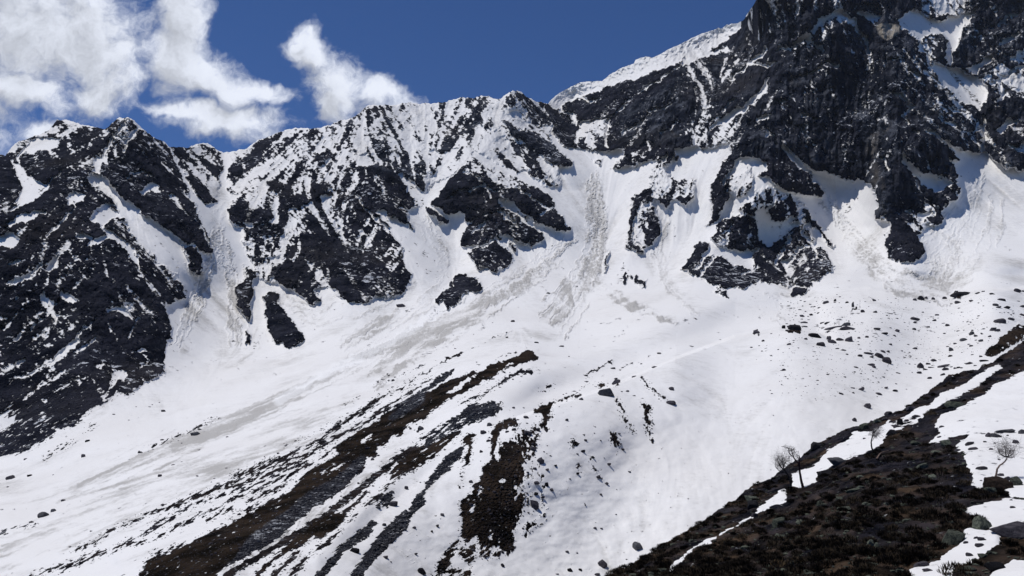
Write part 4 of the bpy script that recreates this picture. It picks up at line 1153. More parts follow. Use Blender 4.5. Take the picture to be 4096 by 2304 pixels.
# stones with looks of their own on the far snow
BIG = [
    ('E', 1330, 536, 82, 46, 'g', 'large grey block lying alone on the crest of the snowy moraine'),
    ('E', 1662, 578, 40, 18, 'g', 'flat grey slab low on the dark streak right of the lone crest block'),
    ('E', 1660, 510, 26, 18, 'd', 'rounded stone just above the flat slab on the moraine crest'),
    ('E', 1490, 1310, 44, 38, 'g', 'pointed grey boulder at the foot of the white moraine face, near the dark ridge'),
    ('E', 1315, 1395, 38, 38, 'd', 'dark wedge-shaped boulder at the bottom edge of the white moraine face'),
    ('E', 935, 735, 44, 30, 'd', 'dark boulder beside the black heath patch, right of its hooked top'),
    ('E', 862, 170, 26, 14, 'd', 'small dark block alone on the snow above the long dark streaks'),
    ('E', 400, 712, 28, 20, 'g', 'grey stone on the snow between two dark heath streaks'),
    ('E', 712, 730, 26, 22, 'd', 'dark round stone left of the hooked heath patch'),
    ('E', 745, 690, 24, 18, 'g', 'grey stone on the snow just above the hooked heath patch'),
    ('E', 1000, 872, 30, 24, 'd', 'dark stone on the right edge of the big black heath patch'),
    ('E', 970, 1095, 42, 40, 'd', 'dark lumpy stone on the snow right of the lower black heath patch'),
    ('D', 980, 738, 42, 24, 'g', 'pale grey boulder above the grey avalanche track on the left'),
    ('D', 215, 1148, 52, 28, 'g', 'grey boulder on the lower left snow slope, the larger of a pair'),
    ('D', 270, 1123, 26, 18, 'g', 'grey stone on the lower left snow slope, the smaller of a pair'),
    ('D', 822, 620, 22, 11, 'd', 'small flat stone on the snow below the left couloir fan'),
    ('D', 418, 848, 20, 18, 'd', 'small dark stone on the left snow apron below the black mountain'),
    ('D', 52, 960, 42, 24, 'd', 'dark stone at the left edge of the picture on the snow apron'),
    ('G', 615, 580, 108, 46, 'k', 'long black boulder at the crest of the snow bowl'),
    ('G', 665, 660, 80, 44, 'd', 'brownish rounded boulder just below the long black one on the bowl crest'),
    ('G', 415, 512, 120, 74, 'k', 'black jagged outcrop on top of the white dome'),
    ('G', 318, 500, 36, 50, 'k', 'small upright stone left of the jagged outcrop on the dome'),
    ('G', 372, 490, 50, 24, 'd', 'flat dark stone leaning on the left of the jagged outcrop'),
    ('G', 60, 550, 64, 38, 'd', 'reddish dark stone alone on the snow left of the dome'),
    ('G', 905, 475, 68, 34, 'g', 'grey boulder, upper one of the stacked pair in the snow bowl'),
    ('G', 908, 512, 116, 38, 'd', 'wide dark boulder, lower one of the stacked pair in the snow bowl'),
    ('G', 780, 500, 132, 20, 'd', 'long thin dark slab left of the stacked boulders'),
    ('G', 742, 608, 46, 46, 'd', 'upright dark stone at the left end of the boulder row below the stacked pair'),
    ('G', 772, 632, 72, 36, 'd', 'low dark stone leaning on the upright one in the boulder row'),
    ('G', 845, 610, 66, 26, 'd', 'thin dark stone in the middle of the boulder row'),
    ('G', 935, 620, 76, 56, 'd', 'triangular dark boulder at the right end of the boulder row'),
    ('G', 1283, 818, 82, 60, 'd', 'large rounded grey-brown boulder in the middle of the stony snow slope'),
    ('G', 1210, 768, 72, 46, 'd', 'humped boulder just above and left of the large rounded one'),
    ('G', 1145, 772, 38, 18, 'd', 'small flat stone touching the humped boulder on its left'),
    ('G', 1248, 722, 46, 22, 'd', 'squarish flat stone above the humped boulder'),
    ('G', 1300, 724, 28, 22, 'd', 'small pointed stone right of the squarish flat one'),
    ('G', 1035, 762, 44, 22, 'd', 'wedge-shaped stone left of the humped boulder'),
    ('G', 1115, 740, 72, 10, 'd', 'thin flat slab above the wedge-shaped stone'),
    ('G', 1135, 848, 60, 24, 'd', 'dark flat stone left of the large rounded boulder'),
    ('G', 1165, 866, 28, 34, 'd', 'brown upright stone touching the dark flat one'),
    ('G', 1545, 418, 84, 32, 'd', 'reddish long stone high on the stony snow slope'),
    ('G', 1970, 190, 150, 46, 'k', 'big black lens-shaped rock on the skyline of the right snow shoulder'),
    ('G', 1610, 230, 52, 50, 'k', 'black lumpy rock on the snow shoulder, left of the lens-shaped one'),
    ('G', 1655, 218, 32, 22, 'd', 'small stone touching the black lumpy rock'),
    ('G', 1550, 236, 38, 24, 'd', 'dark stone at the left end of the rocks on the snow shoulder'),
    ('G', 1825, 222, 46, 28, 'd', 'dark stone between the two black rocks on the snow shoulder'),
    ('G', 1955, 262, 50, 26, 'd', 'stone just below the lens-shaped black rock'),
    ('G', 2510, 155, 62, 44, 'd', 'dark tilted boulder at the far right end of the snow shoulder'),
    ('G', 2090, 558, 52, 44, 'g', 'grey egg-shaped boulder on the right of the stony snow slope'),
    ('G', 2008, 612, 60, 32, 'g', 'grey tilted boulder below and left of the egg-shaped one'),
    ('G', 2172, 620, 42, 26, 'g', 'grey stone right of the tilted boulder'),
    ('G', 1888, 712, 40, 44, 'g', 'pale round stone with speckled top on the stony snow slope'),
    ('G', 970, 300, 26, 66, 'd', 'tall thin dark stone standing on the slope above the bowl'),
    ('G', 1055, 348, 42, 34, 'd', 'squarish dark stone right of the tall thin one'),
    ('G', 1605, 868, 50, 62, 'd', 'dark upright cluster stone above the dark rock band'),
    ('G', 1590, 920, 42, 22, 'd', 'flat stone at the foot of the upright cluster stone'),
    ('G', 1810, 858, 112, 20, 'd', 'very long thin slab just above the dark rock band'),
    ('G', 1840, 890, 54, 30, 'd', 'dark blocky stone below the very long slab'),
    ('G', 2345, 442, 100, 46, 'd', 'ragged dark rock on the snow near the right edge'),
    ('G', 2450, 420, 60, 30, 'd', 'dark stone between the ragged rock and the right edge'),
    ('G', 2285, 520, 60, 40, 'd', 'lumpy rock below the ragged one near the right edge'),
    ('G', 1765, 1162, 44, 26, 'g', 'pale grey stone in the snow strip between the two rock bands'),
    ('G', 1043, 1080, 56, 22, 'd', 'dark stone alone low on the white bowl'),
    ('G', 853, 1117, 44, 16, 'd', 'flat dark stone low on the white bowl, left of the lone one'),
    ('G', 1210, 1122, 48, 24, 'd', 'tapering stone low on the white bowl, above the left rock band'),
    ('H', 862, 170, 32, 34, 'd', 'upright reddish stone on the snow just above the thin dark ridge'),
    ('H', 970, 58, 54, 40, 'd', 'dark boulder on the snow above the thinnest part of the ridge'),
]
for s, x, y, w, h, m_, lab in BIG:
    boulder(s, x, y, w, h, m_, lab)

SMALL = {
    ('stones on the white dome', 'small dark stone scattered over the white dome of the snow bowl'): ('G', '''205,550,25 125,620,30 92,662,22 18,682,24 115,717,20 155,712,12 270,702,16 312,728,12 365,655,32 372,692,14 415,612,18 458,685,16 525,605,36 315,895,34 340,955,22 362,972,18 200,803,14 30,1100,12 195,1085,14 210,1112,16 308,1105,10 540,1108,10 440,1062,10 60,795,9 250,928,9 325,822,8 160,660,10 1090,500,8'''),
    ('stones at the foot of the cliffs', 'small dark stone in the dense scatter above the white dome'): ('G', '''440,490,36 510,450,58,20 515,487,50,10 490,390,40 495,413,24 430,380,18 575,375,30 550,390,24 740,537,34,10 680,455,46,22 725,455,50,20 1178,350,36 1168,240,30 910,260,28 715,262,48 800,245,24,34 850,203,26 840,258,16 650,312,30 520,250,22 480,240,18 570,275,18 585,300,26 630,245,16 650,350,22 705,350,14 550,417,22 410,420,16 400,395,14 380,430,14 350,460,18 440,360,12 470,325,24,10 415,345,12 690,325,12 730,320,10 610,330,12 620,350,14 780,300,12 820,180,14 500,180,10 560,205,10 610,210,10 690,235,10'''),
    ('stones on the stony snow slope', 'small dark stone on the open stony snow slope right of the bowl'): ('G', '''1325,495,24 1190,512,60,22 1265,552,60,20 1385,530,42,26 1100,585,30 1025,592,32,12 1360,572,32,12 1155,576,14 1235,612,16 1020,626,18 1210,574,12 1540,512,38 1550,447,30 1590,520,16 1755,380,36 1705,395,24,12 1735,430,32 1855,476,36 1625,350,20,8 1385,405,26,12 1355,355,20,8 1470,302,12 1320,655,30 1485,652,20 1550,695,34 1040,697,22 880,708,40,12 912,746,28,12 998,870,38,14 1048,925,22,10 1395,923,28,12 1255,959,32,12 1730,806,42,24 1675,840,42,22 1885,765,34,20 1510,763,26 1455,772,20 1770,731,20 1830,548,24 1525,912,18,8 1500,835,28,8 1230,408,14 1245,445,12 1455,445,16,8 1490,485,12 1490,515,14 1670,492,30,6 1145,410,10 1060,455,10 890,400,10 1430,710,24 1720,715,14 1495,740,10 1640,740,12'''),
    ('stones near the right rock band', 'small dark stone on the snow close above the right rock band'): ('G', '''2125,576,30 2178,546,24 2015,520,22 1965,525,24 1930,527,14 1930,645,34,10 2080,668,30 2095,745,26 1700,870,40,10 1650,888,34,8 1930,880,32 2065,835,50,26 2200,808,60,16 1690,970,36,20 1960,870,28,16 1995,875,30,12 1810,940,36,20 1895,862,24 2120,850,22 2155,385,26,16 2140,405,20 2080,440,20 2010,440,16 2065,462,18 2255,580,28 2130,610,20 2060,650,24,8 2145,640,16 1995,725,18 2030,830,20 2240,740,20 2170,770,30'''),
    ('stones on the right snow shoulder', 'small dark stone strewn along the right snow shoulder under the skyline'): ('G', '''1720,230,28,34 1745,250,24 1900,272,24 2080,245,34,16 2140,170,40,12 2275,180,40,18 2365,235,60,16 2565,155,30 2310,285,42,26 2335,308,52,16 2415,312,50,28 2525,243,22 2565,300,40 2560,380,36 2200,155,24,8 2325,525,40 2350,350,16 2390,350,20 2430,355,18 2480,365,22 2200,290,16 1690,260,14'''),
    ('stones low on the white bowl', 'small dark stone on the smooth lower part of the white bowl'): ('G', '''1060,1052,20,8 970,1060,34,8 1280,1062,36,14 1360,1088,48,16 1375,1020,24,6 1475,1070,18,8 1195,1140,12 '''),
    ('stones on the moraine face', 'small dark stone scattered on the steep white moraine face'): ('J', '''1640,470,26 1210,595,24 1250,740,34 1310,785,24,18 1475,697,18 1268,858,20 1380,1002,12 1228,1100,20 1272,1106,16,8 1025,1275,24,12 1098,1283,14 1045,1412,32,28 1120,1405,24,12 1240,1440,36,16 955,1432,22,10 1455,1328,12 912,830,26 850,882,24 1048,748,14 1155,935,20 1150,922,12 1100,712,24 1110,640,16 1100,572,16 1138,552,28 1145,430,18 1157,470,22 1022,325,22 1128,177,24 972,228,12 1055,228,8 1230,370,12 1225,420,12 1270,472,18 1325,645,30,16 1215,655,14 1385,826,12 858,552,14 905,580,14 940,655,24,12 880,685,26 876,790,24,28 885,508,12 930,400,10 1775,100,34,26 1770,205,60,24 1295,595,14 1420,120,18 1460,118,20 1512,150,18 1320,60,12 1165,45,24,8 1375,28,26,10 1510,10,26,8'''),
    ('stones beside the heath patch', 'dark stone on the snow close beside the big black heath patch'): ('J', '''840,625,36,32 780,535,40,28 815,400,28,26 730,310,36,22 735,345,18 425,420,36,28 465,365,32,26 637,238,22 712,236,14 405,555,24,18 405,620,12 468,452,18 330,770,30,18 250,815,14,20 125,1010,28,20 90,1092,22,20 48,1130,18,14 115,1035,12 590,410,26,16 640,395,30,20 805,780,36 800,860,30,20 860,935,14 790,675,26 735,850,18 705,1010,14 745,990,16 780,1125,10 430,1310,26,20 560,1380,20,30 740,700,18'''),
    ('stones along the dark streaks', 'small dark stone on the snow among the long dark streaks'): ('K', '''2230,245,50,36 2180,245,16 2145,238,22,16 2000,865,66,44 2110,730,30,40 1930,1030,36,22 2175,1052,28,16 1940,1298,44,22 1985,1330,16 2190,1268,24,14 2200,1115,10 2235,1420,60,50 1685,1245,70,36 1450,1300,16 1460,270,30 80,628,30,22 640,303,18,10 395,628,20,10 190,532,16,8 265,505,14,8 262,355,20,12 505,675,14 530,645,18,14 635,560,16,8 2205,265,20,24 1830,495,26,26 1250,1380,20,12 2040,970,20 2230,676,20,16 20,40,16 80,20,10'''),
    ('stones on the left snow slope', 'small dark stone on the broad snow slope at lower left'): ('D', '''575,635,12,8 705,830,20,12 1147,750,10,6 317,1070,20,10 150,945,22,12 805,945,18,10 650,665,8,5 755,598,10,5 685,598,8,5 560,470,8,6 440,770,20,12 270,938,8,6 875,888,12,6 1005,815,9,5 995,945,12,6 460,1222,12,7 130,860,18,6 40,1000,14,8'''),
    ('stones above the streaks', 'small dark stone on the snow just above the topmost dark streak'): ('E', '''832,250,14 600,330,14 580,340,10 565,285,8 1107,295,20,8 1145,345,10 955,250,8 980,275,22,6 668,232,8 575,305,12,8 370,465,8 1575,400,26,10 1600,330,20,8 1365,405,22,8 1510,382,12 1235,472,12 1385,480,34,26 1205,562,20,14 1450,925,12 1335,985,12 1300,570,6 300,92,40,18 1240,170,6'''),
}
LAND = [(sh(s, [x, y])[0], lab) for s, x, y, w, h, m_, lab in BIG]
SHORT = {}


def nick(lab):
    for cut in (' alone', ' lying', ' on the', ' at the', ' in the', ' of the', ' between', ' beside', ' just', ' below', ' above', ' left', ' right', ' leaning', ' touching', ' high', ' low ', ' near', ' standing', ' with', ',', ' close', ' upper', ' lower'):
        i = lab.find(cut)
        if i > 8:
            lab = lab[:i]
    return ' '.join(lab.split()[-3:])


REG = {'stones on the white dome': 'on the white dome', 'stones at the foot of the cliffs': 'in the scatter under the cliffs', 'stones on the stony snow slope': 'on the stony slope',
       'stones near the right rock band': 'by the right rock band', 'stones on the right snow shoulder': 'on the right snow shoulder', 'stones low on the white bowl': 'low on the white bowl',
       'stones on the moraine face': 'on the moraine face', 'stones beside the heath patch': 'by the black heath patch', 'stones along the dark streaks': 'among the dark streaks',
       'stones on the left snow slope': 'on the left snow slope', 'stones above the streaks': 'above the dark streaks'}
ALL = []
for (grp, lab), (s, txt) in SMALL.items():
    for q in txt.split():
        a = [float(z) for z in q.split(',')]
        h = a[3] if len(a) > 3 else a[2] * 0.62
        ALL.append((math.sqrt(a[2] * h) / SH[s][2], s, a[0], a[1], a[2] * 1.08, h, grp))
ALL.sort(key=lambda z: -z[0])
for k, (sz_, s, x, y, w, h, grp) in enumerate(ALL):
    p_ = sh(s, [x, y])[0]
    if k >= 128:
        EXTRA.append((p_[0], p_[1], w / SH[s][2] * (2576 / 4096)))
        continue
    j = min(range(len(LAND)), key=lambda i: np.hypot(*(LAND[i][0] - p_)))
    dx, dy = p_ - LAND[j][0]
    ang = math.degrees(math.atan2(-dy, dx)) % 360
    dr = ['right of', 'up and right of', 'straight above', 'up and left of', 'left of', 'down and left of', 'straight below', 'down and right of'][int((ang + 22.5) // 45) % 8]
    shape = 'flat' if h / w < 0.42 else ('upright' if h / w > 0.8 else 'rounded')
    size = 'mid-sized' if sz_ > 14 else ('small' if sz_ > 9.5 else 'tiny')
    dist = np.hypot(dx, dy)
    dist_w = 'close' if dist < 22 else ('a little' if dist < 55 else 'well')
    lab = f"{size} {shape} stone {dr} the {nick(LAND[j][1])}, {REG[grp]}"
    if lab in USED:
        lab = f"{size} {shape} stone {dist_w} {dr} the {nick(LAND[j][1])}"
    if len(lab.replace(',', '').split()) > 16:
        lab = f"{size} {shape} stone {dr} the {nick(LAND[j][1])}"
    if lab in USED:
        lab = lab.replace('stone', USED[lab].pop() + ' stone') if USED[lab] else lab
    else:
        USED[lab] = ['farthest', 'farther']
    boulder(s, x, y, w, h, _rs.choice('dddk'), lab, grp)

# stones of the near hillside
NEARB = [
    (562, 385, 110, 66, 'k', 'big black rounded boulder capping the left rock band'),
    (945, 230, 72, 62, 'l', 'rounded boulder overhanging the snow beside the slim upright tree'),
    (1055, 178, 62, 36, 'l', 'grey-green boulder on the snow edge above the slim tree'),
    (1115, 160, 46, 28, 'd', 'dark stone right of the grey-green boulder on the band'),
    (1328, 80, 72, 38, 'd', 'smooth dark boulder in the snow below the upper rock band'),
    (1150, 96, 70, 36, 'd', 'low dark boulder on the crest of the thin rock band'),
    (1240, 204, 48, 54, 'k', 'upright black stone in the snow strip right of the slim tree'),
    (1205, 224, 50, 26, 'd', 'flat stone at the foot of the upright black one'),
    (1690, 42, 150, 60, 'l', 'broad grey-green rock in the upper rock band, right of the snow strip'),
    (735, 525, 150, 62, 'g', 'pale grey block with a flat top at the edge of the snow strip'),
    (625, 606, 140, 46, 'k', 'long dark rock slab leaning out over the snow strip'),
    (1165, 282, 72, 50, 'k', 'black boulder where the dark hillside meets the snow strip'),
    (1612, 362, 92, 50, 'l', 'grey-green boulder on the rocky tongue reaching into the right snowfield'),
    (2098, 264, 144, 34, 'g', 'wide flat pale rock on the crest of the right snowfield'),
    (1972, 304, 48, 34, 'd', 'dark stone, left of a touching pair in the right snowfield'),
    (2032, 310, 70, 34, 'g', 'brownish stone, right of a touching pair in the right snowfield'),
    (1807, 374, 66, 30, 'd', 'rounded dark stone right of the rocky tongue, the upper of two'),
    (1842, 408, 66, 24, 'd', 'flat dark stone right of the rocky tongue, the lower of two'),
    (2246, 285, 50, 40, 'g', 'pale rock cut by the right edge of the picture'),
    (2188, 346, 58, 34, 'd', 'brown pointed stone right of the bent tree crown'),
    (1708, 408, 44, 26, 'd', 'small stone on the snow beside the rocky tongue'),
    (1912, 577, 82, 32, 'd', 'dark tapering stone on the snow left of the bent tree trunk'),
    (2070, 626, 46, 24, 'd', 'small purplish stone right of the bent tree foot'),
    (2130, 660, 46, 40, 'd', 'dark stone leaning on the squarish boulder right of the bent tree'),
    (2190, 686, 80, 72, 'l', 'squarish grey-green boulder right of the bent tree mound'),
    (1908, 1040, 140, 120, 'l', 'big rounded dark green boulder in front of the lower right snow'),
    (1675, 1150, 160, 150, 'l', 'big sloping grey-green boulder in the dark hillside beside the snow'),
    (2190, 1100, 310, 120, 'd', 'huge flat-topped rock at the right edge of the picture'),
    (2030, 1385, 150, 76, 'k', 'black rounded boulder in the lower right snow corner'),
    (245, 1030, 104, 90, 'l', 'pointed blue-grey boulder low in the dark hillside'),
    (262, 1120, 140, 60, 'l', 'long grey slab below the pointed blue-grey boulder'),
    (428, 990, 90, 40, 'l', 'tilted pale slab right of the pointed blue-grey boulder'),
    (990, 1165, 52, 72, 'l', 'pale green upright stone in the middle of the dark hillside'),
    (1045, 1180, 34, 50, 'l', 'narrow stone just right of the pale green upright one'),
    (780, 890, 110, 56, 'l', 'grey angular rock near the middle of the dark hillside'),
    (1413, 545, 80, 44, 'l', 'tilted greenish rock high in the dark hillside'),
    (1505, 630, 62, 44, 'l', 'greyish boulder below the tilted greenish rock'),
    (860, 750, 104, 30, 'l', 'long greenish slab in the upper dark hillside'),
    (580, 850, 54, 40, 'l', 'pale green stone on the left of the dark hillside'),
    (1365, 345, 90, 34, 'l', 'low grey rock at the left end of the rocky tongue'),
    (1380, 398, 50, 26, 'g', 'small pale rock below the low grey one'),
    (1540, 408, 76, 30, 'l', 'brown-grey rock under the rocky tongue'),
    (35, 830, 130, 50, 'l', 'grey-green rock in the lower left rock band'),
    (25, 890, 90, 80, 'k', 'black boulder in the lower left rock band, under the grey-green one'),
    (40, 955, 48, 46, 'd', 'dark stone at the snow edge below the black boulder'),
    (1410, 1362, 96, 44, 'd', 'dark rounded stone on the lower snow edge'),
    (1465, 1406, 70, 20, 'd', 'flat dark stone on the snow near the bottom edge'),
    (1240, 1395, 70, 34, 'l', 'mossy flat stone at the bottom of the dark hillside'),
    (1810, 1256, 46, 30, 'd', 'dark stone in the middle of the lower snow patch'),
    (1780, 1185, 36, 22, 'd', 'small stone left of the trio on the lower snow patch'),
    (1890, 1202, 62, 32, 'd', 'lower stone of the trio on the lower snow patch'),
    (1915, 1166, 52, 30, 'd', 'upper right stone of the trio on the lower snow patch'),
    (1865, 1148, 34, 22, 'd', 'upper left stone of the trio on the lower snow patch'),
    (1563, 297, 34, 16, 'd', 'small stone in the right snowfield above the rocky tongue'),
    (1582, 215, 36, 16, 'd', 'small stone at the left edge of the right snowfield'),
    (682, 392, 30, 20, 'd', 'dark stone in the snow strip below the big black boulder'),
    (706, 378, 22, 14, 'd', 'tiny stone right of the one below the big black boulder'),
    (942, 321, 28, 14, 'd', 'small brown stone on the snow strip left of the slim tree'),
    (1163, 184, 28, 20, 'd', 'small stone in the snow strip, left of the upright black stone'),
    (1192, 188, 30, 16, 'd', 'small flat stone touching the upright black stone'),
    (1290, 172, 34, 16, 'd', 'small stone in the snow strip right of the upright black stone'),
    (1375, 140, 56, 20, 'd', 'long low stone in the upper snow strip'),
]
for x, y, w, h, m_, lab in NEARB:
    boulder('H', x, y, w, h, m_, lab, None, True, sink=0.15)
for x, y, w, lab in [(2125, 300, 22, 'tiny stone just right of the touching pair in the right snowfield'), (1935, 352, 26, 'small stone in the snow below the left of the touching pair'),
                     (2015, 356, 20, 'tiny stone in the bent tree crown, below the touching pair'), (1985, 412, 30, 'reddish stone left of the bent tree crown'),
                     (2050, 495, 22, 'small stone beside the bend of the bent tree trunk'), (1905, 665, 18, 'small stone on the snow left of the brown earth mound'),
                     (2165, 885, 34, 'small flat stone on the snow below the squarish boulder'), (2150, 818, 24, 'small dark stone under the right end of the earth mound'),
                     (1895, 1255, 26, 'small stone right of the middle of the lower snow patch'), (1665, 438, 32, 'small stone at the snow edge under the rocky tongue')]:
    boulder('H', x, y, w, w * .55, 'd', lab, None, True)
for x, y, w, lab in [(905, 715, 60, 'pale stone above the long greenish slab'), (905, 635, 50, 'mossy stone in the upper scrub'), (740, 810, 60, 'yellowish stone left of the long greenish slab'),
                     (1135, 855, 56, 'flat pale stone right of the hillside middle'), (955, 855, 56, 'rounded stone right of the grey angular rock'), (350, 1095, 60, 'stone at the upper end of the long grey slab'),
                     (485, 765, 66, 'slanted stone just below the reddish tree'), (1395, 930, 44, 'round stone in the brown scrub on the right'), (1365, 1075, 50, 'dim stone left of the big sloping boulder'),
                     (1250, 1220, 46, 'low stone left of and below the big sloping boulder'), (280, 1200, 66, 'mossy stone below the long grey slab'), (1175, 785, 44, 'pale stone above the middle of the scrub'),
                     (335, 1415, 60, 'mossy stone at the bottom left of the scrub'), (860, 1420, 56, 'stone at the bottom middle of the scrub'), (1040, 1280, 60, 'wide stone below the pale green upright one')]:
    boulder('H', x, y, w, w * .45, 'l', lab, 'stones in the hillside scrub', True)

# ------------------------------------------------------------------ small stones and scrub nobody could count


def scatter_mesh(name, base, pts, size, seed, mat, squash=0.6):
    rs = np.random.RandomState(seed)
    vb, fb = base
    n = len(pts)
    var = [rock_verts(500 + k, vb, 9, 0.1) for k in range(8)]
    pick = rs.randint(0, 8, n)
    vs = np.stack(var)[pick]                       # n, nv, 3
    a = rs.uniform(0, 6.28, n)
    ca, sa = np.cos(a)[:, None], np.sin(a)[:, None]
    x = vs[..., 0] * ca - vs[..., 1] * sa; y = vs[..., 0] * sa + vs[..., 1] * ca
    s = size[:, None]
    asp = rs.uniform(0.6, 1.3, n)[:, None]
    q = np.stack([x * s * asp, y * s, vs[..., 2] * s * squash * rs.uniform(0.8, 1.6, n)[:, None]], -1) + pts[:, None, :]
    f = fb[None] + (np.arange(n) * len(vb))[:, None, None]
    me = mesh_raw(name, q.reshape(-1, 3), f.reshape(-1, 3), mat, False)
    o = bpy.data.objects.new(name, me)
    COL.objects.link(o)
    o['kind'] = 'stuff'
    return o


def far_pts(u, v):
    i = np.clip(((u - uu[0]) / (uu[1] - uu[0])).astype(int), 0, NU - 1)
    j = np.clip(((v - 1530) / (sky_v[i] - 1530) * (NV - 1)).astype(int), 0, NV - 1)
    return Pg[i, j], SAMP_D[i, j], rock_keep[i, j]


rs = np.random.RandomState(77)
gm = M.lay('T').copy(); gm[:int(905 * 1)] = 0
gm = np.where(gm > 0.4, 1.0, 0.0) * (M.lay('C') > .5)
cand = np.argwhere(gm > 0)
pk = cand[rs.randint(0, len(cand), 9000)]
p_, d_, r_ = far_pts(pk[:, 1].astype(float), pk[:, 0].astype(float))
keep = r_ > -0.12
sz = (rs.pareto(2.2, keep.sum()) * 0.09 + 0.09).clip(0.09, 0.7) * d_[keep] / 200
scatter_mesh('scree', ICO1, p_[keep], sz, 5, m_scree)['label'] = 'grey scree lying in strips between the heath streaks'
eu = np.array([e[0] for e in EXTRA]); ev = np.array([e[1] for e in EXTRA])
p_, d_, r_ = far_pts(eu, ev)
scatter_mesh('stones', ICO3, p_, np.array([e[2] for e in EXTRA]) / F * d_ * 0.5, 12, m_dark, 0.55)['label'] = 'smallest single stones strewn over the snow'
hm = (M.lay('C') > 0.4) & (yy > 930) & (gm < 0.5)
hm2 = blur(hm.astype(np.float32), 5)
cand = np.argwhere((hm2 > 0.05) & (yy > 930) & (np.arange(RW)[None, :] > 60))
pk = cand[rs.randint(0, len(cand), 5200)]
p_, d_, r_ = far_pts(pk[:, 1].astype(float), pk[:, 0].astype(float))
sz = (rs.pareto(2.8, len(p_)) * 0.12 + 0.13).clip(0.12, 0.6) * d_ / 200
scatter_mesh('gravel', ICO1, p_, sz, 6, m_dark)['label'] = 'small dark stones strewn along the edges of the heath streaks'
# talus specks on the stony slope
pk = np.stack([rs.uniform(1960, 2576, 2400), rs.uniform(745, 1030, 2400)], 1)
line = np.interp(pk[:, 0], [1960, 2050, 2200, 2400, 2576], [1000, 1010, 985, 900, 860])
kk = (pk[:, 1] < line) & (rs.rand(2400) < 0.25 + 0.75 * smooth(perlin(pk[:, 0] / 60, pk[:, 1] / 40, 9), -0.1, 0.5))
pk = pk[kk]
p_, d_, r_ = far_pts(pk[:, 0], pk[:, 1])
sz = (rs.pareto(2.4, len(p_)) * 0.14 + 0.2).clip(0.15, 0.8) * d_ / 400
scatter_mesh('gravel', ICO1, p_, sz, 8, m_dark)['label'] = 'tiny dark stones sprinkled over the stony snow slope'

# hillside pebbles and scrub
jj = rs.randint(2, MU - 2, 60000); kk = (rs.rand(60000) * (MV - 3)).astype(int)
okn = (nrock[jj, kk] > 0.12)
jj, kk = jj[okn], kk[okn]
pts = Pn[jj, kk]
sel = rs.rand(len(pts)) < 0.10
sz = (rs.pareto(2.2, sel.sum()) * 0.06 + 0.06).clip(0.05, 0.34)
scatter_mesh('pebbles', ICO1, pts[sel] + [0, 0, 0.03], sz, 9, m_green, 0.5)['label'] = 'grey-green pebbles between the scrub of the dark hillside'


def scrub_mat():
    m, t = new_mat('scrub')
    a = attr(t, 'hue')
    col = t.mix(t.sstep(a, 0.3, 0.8), (0.010, 0.008, 0.007, 1), (0.050, 0.038, 0.026, 1))
    col = t.mix(t.sstep(a, 0.85, 0.97), col, (0.13, 0.09, 0.05, 1))
    bs = t.n('ShaderNodeBsdfPrincipled', {'Base Color': col, 'Roughness': 0.9, 'Specular IOR Level': 0.03})
    t.n('ShaderNodeOutputMaterial', {'Surface': bs.outputs[0]})
    return m


def scrub(name, pts, hgt, blades, seed, label, dens_hue):
    rs = np.random.RandomState(seed)
    n = len(pts) * blades
    base = np.repeat(pts, blades, 0); h = np.repeat(hgt, blades) * rs.uniform(0.5, 1.15, n)
    az = rs.uniform(0, 6.283, n); tl = rs.uniform(0.1, 1.15, n)
    dirv = np.stack([np.cos(az) * np.sin(tl), np.sin(az) * np.sin(tl), np.cos(tl)], 1)
    side = np.stack([-np.sin(az), np.cos(az), 0 * az], 1)
    r0 = np.repeat(hgt, blades) * 0.5 * rs.rand(n) ** 0.5
    b = base + np.stack([np.cos(az) * r0, np.sin(az) * r0, 0 * az - 0.05], 1)
    w = (h * 0.055 + 0.004)[:, None]
    v = np.stack([b - side * w * 0.4, b + dirv * (h * 0.55)[:, None] - side * w, b + dirv * h[:, None], b + dirv * (h * 0.6)[:, None] + side * w], 1)
    me = mesh_raw(name, v.reshape(-1, 3), np.arange(n * 4).reshape(-1, 4), MAT_SCRUB, False)
    hue = np.repeat(dens_hue, blades) * 0.6 + rs.rand(n) * 0.4
    at = me.attributes.new('hue', 'FLOAT', 'POINT'); at.data.foreach_set('value', np.repeat(hue, 4).astype(np.float32))
    o = bpy.data.objects.new(name, me); COL.objects.link(o)
    o['kind'] = 'stuff'; o['label'] = label
    return o


MAT_SCRUB = scrub_mat()
sel = rs.rand(len(pts)) < 0.5
pp = pts[sel]
cl = perlin(pp[:, 0] / 3.0, pp[:, 1] / 3.0, 15)
thick = cl > -0.05
pp = pp[thick]; cl = cl[thick]; cbs = cb[jj, kk][sel][thick]
hh = (0.14 + 0.22 * np.clip(cl + 0.2, 0, 1)) * rs.uniform(0.6, 1.3, len(pp)) * smooth(pp[:, 1], 15, 60)
hh = np.maximum(hh * (0.35 + 0.65 * smooth(cbs, 0.6, 0.95)), 0.05)
deep = np.flatnonzero(cb[jj, kk] > 0.93)
bi = deep[rs.randint(0, len(deep), 1500)]
bc = pts[bi]; bc = bc[bc[:, 1] > 28]
nb_ = 34
bp = np.repeat(bc, nb_, 0); rad = np.repeat(rs.uniform(0.15, 0.6, len(bc)) * np.where(rs.rand(len(bc)) < 0.1, 1.5, 1), nb_)
aa = rs.uniform(0, 6.283, len(bp)); rr = np.sqrt(rs.rand(len(bp))) * rad
bp = bp + np.stack([np.cos(aa) * rr, np.sin(aa) * rr, 0.6 * rad * (1 - (rr / rad) ** 2)], 1)
scrub('bushes', bp, 0.16 + 0.22 * rad, 12, 14, 'dark leafless bushes crowding the near hillside', np.repeat(rs.rand(len(bc)) ** 1.3, nb_))
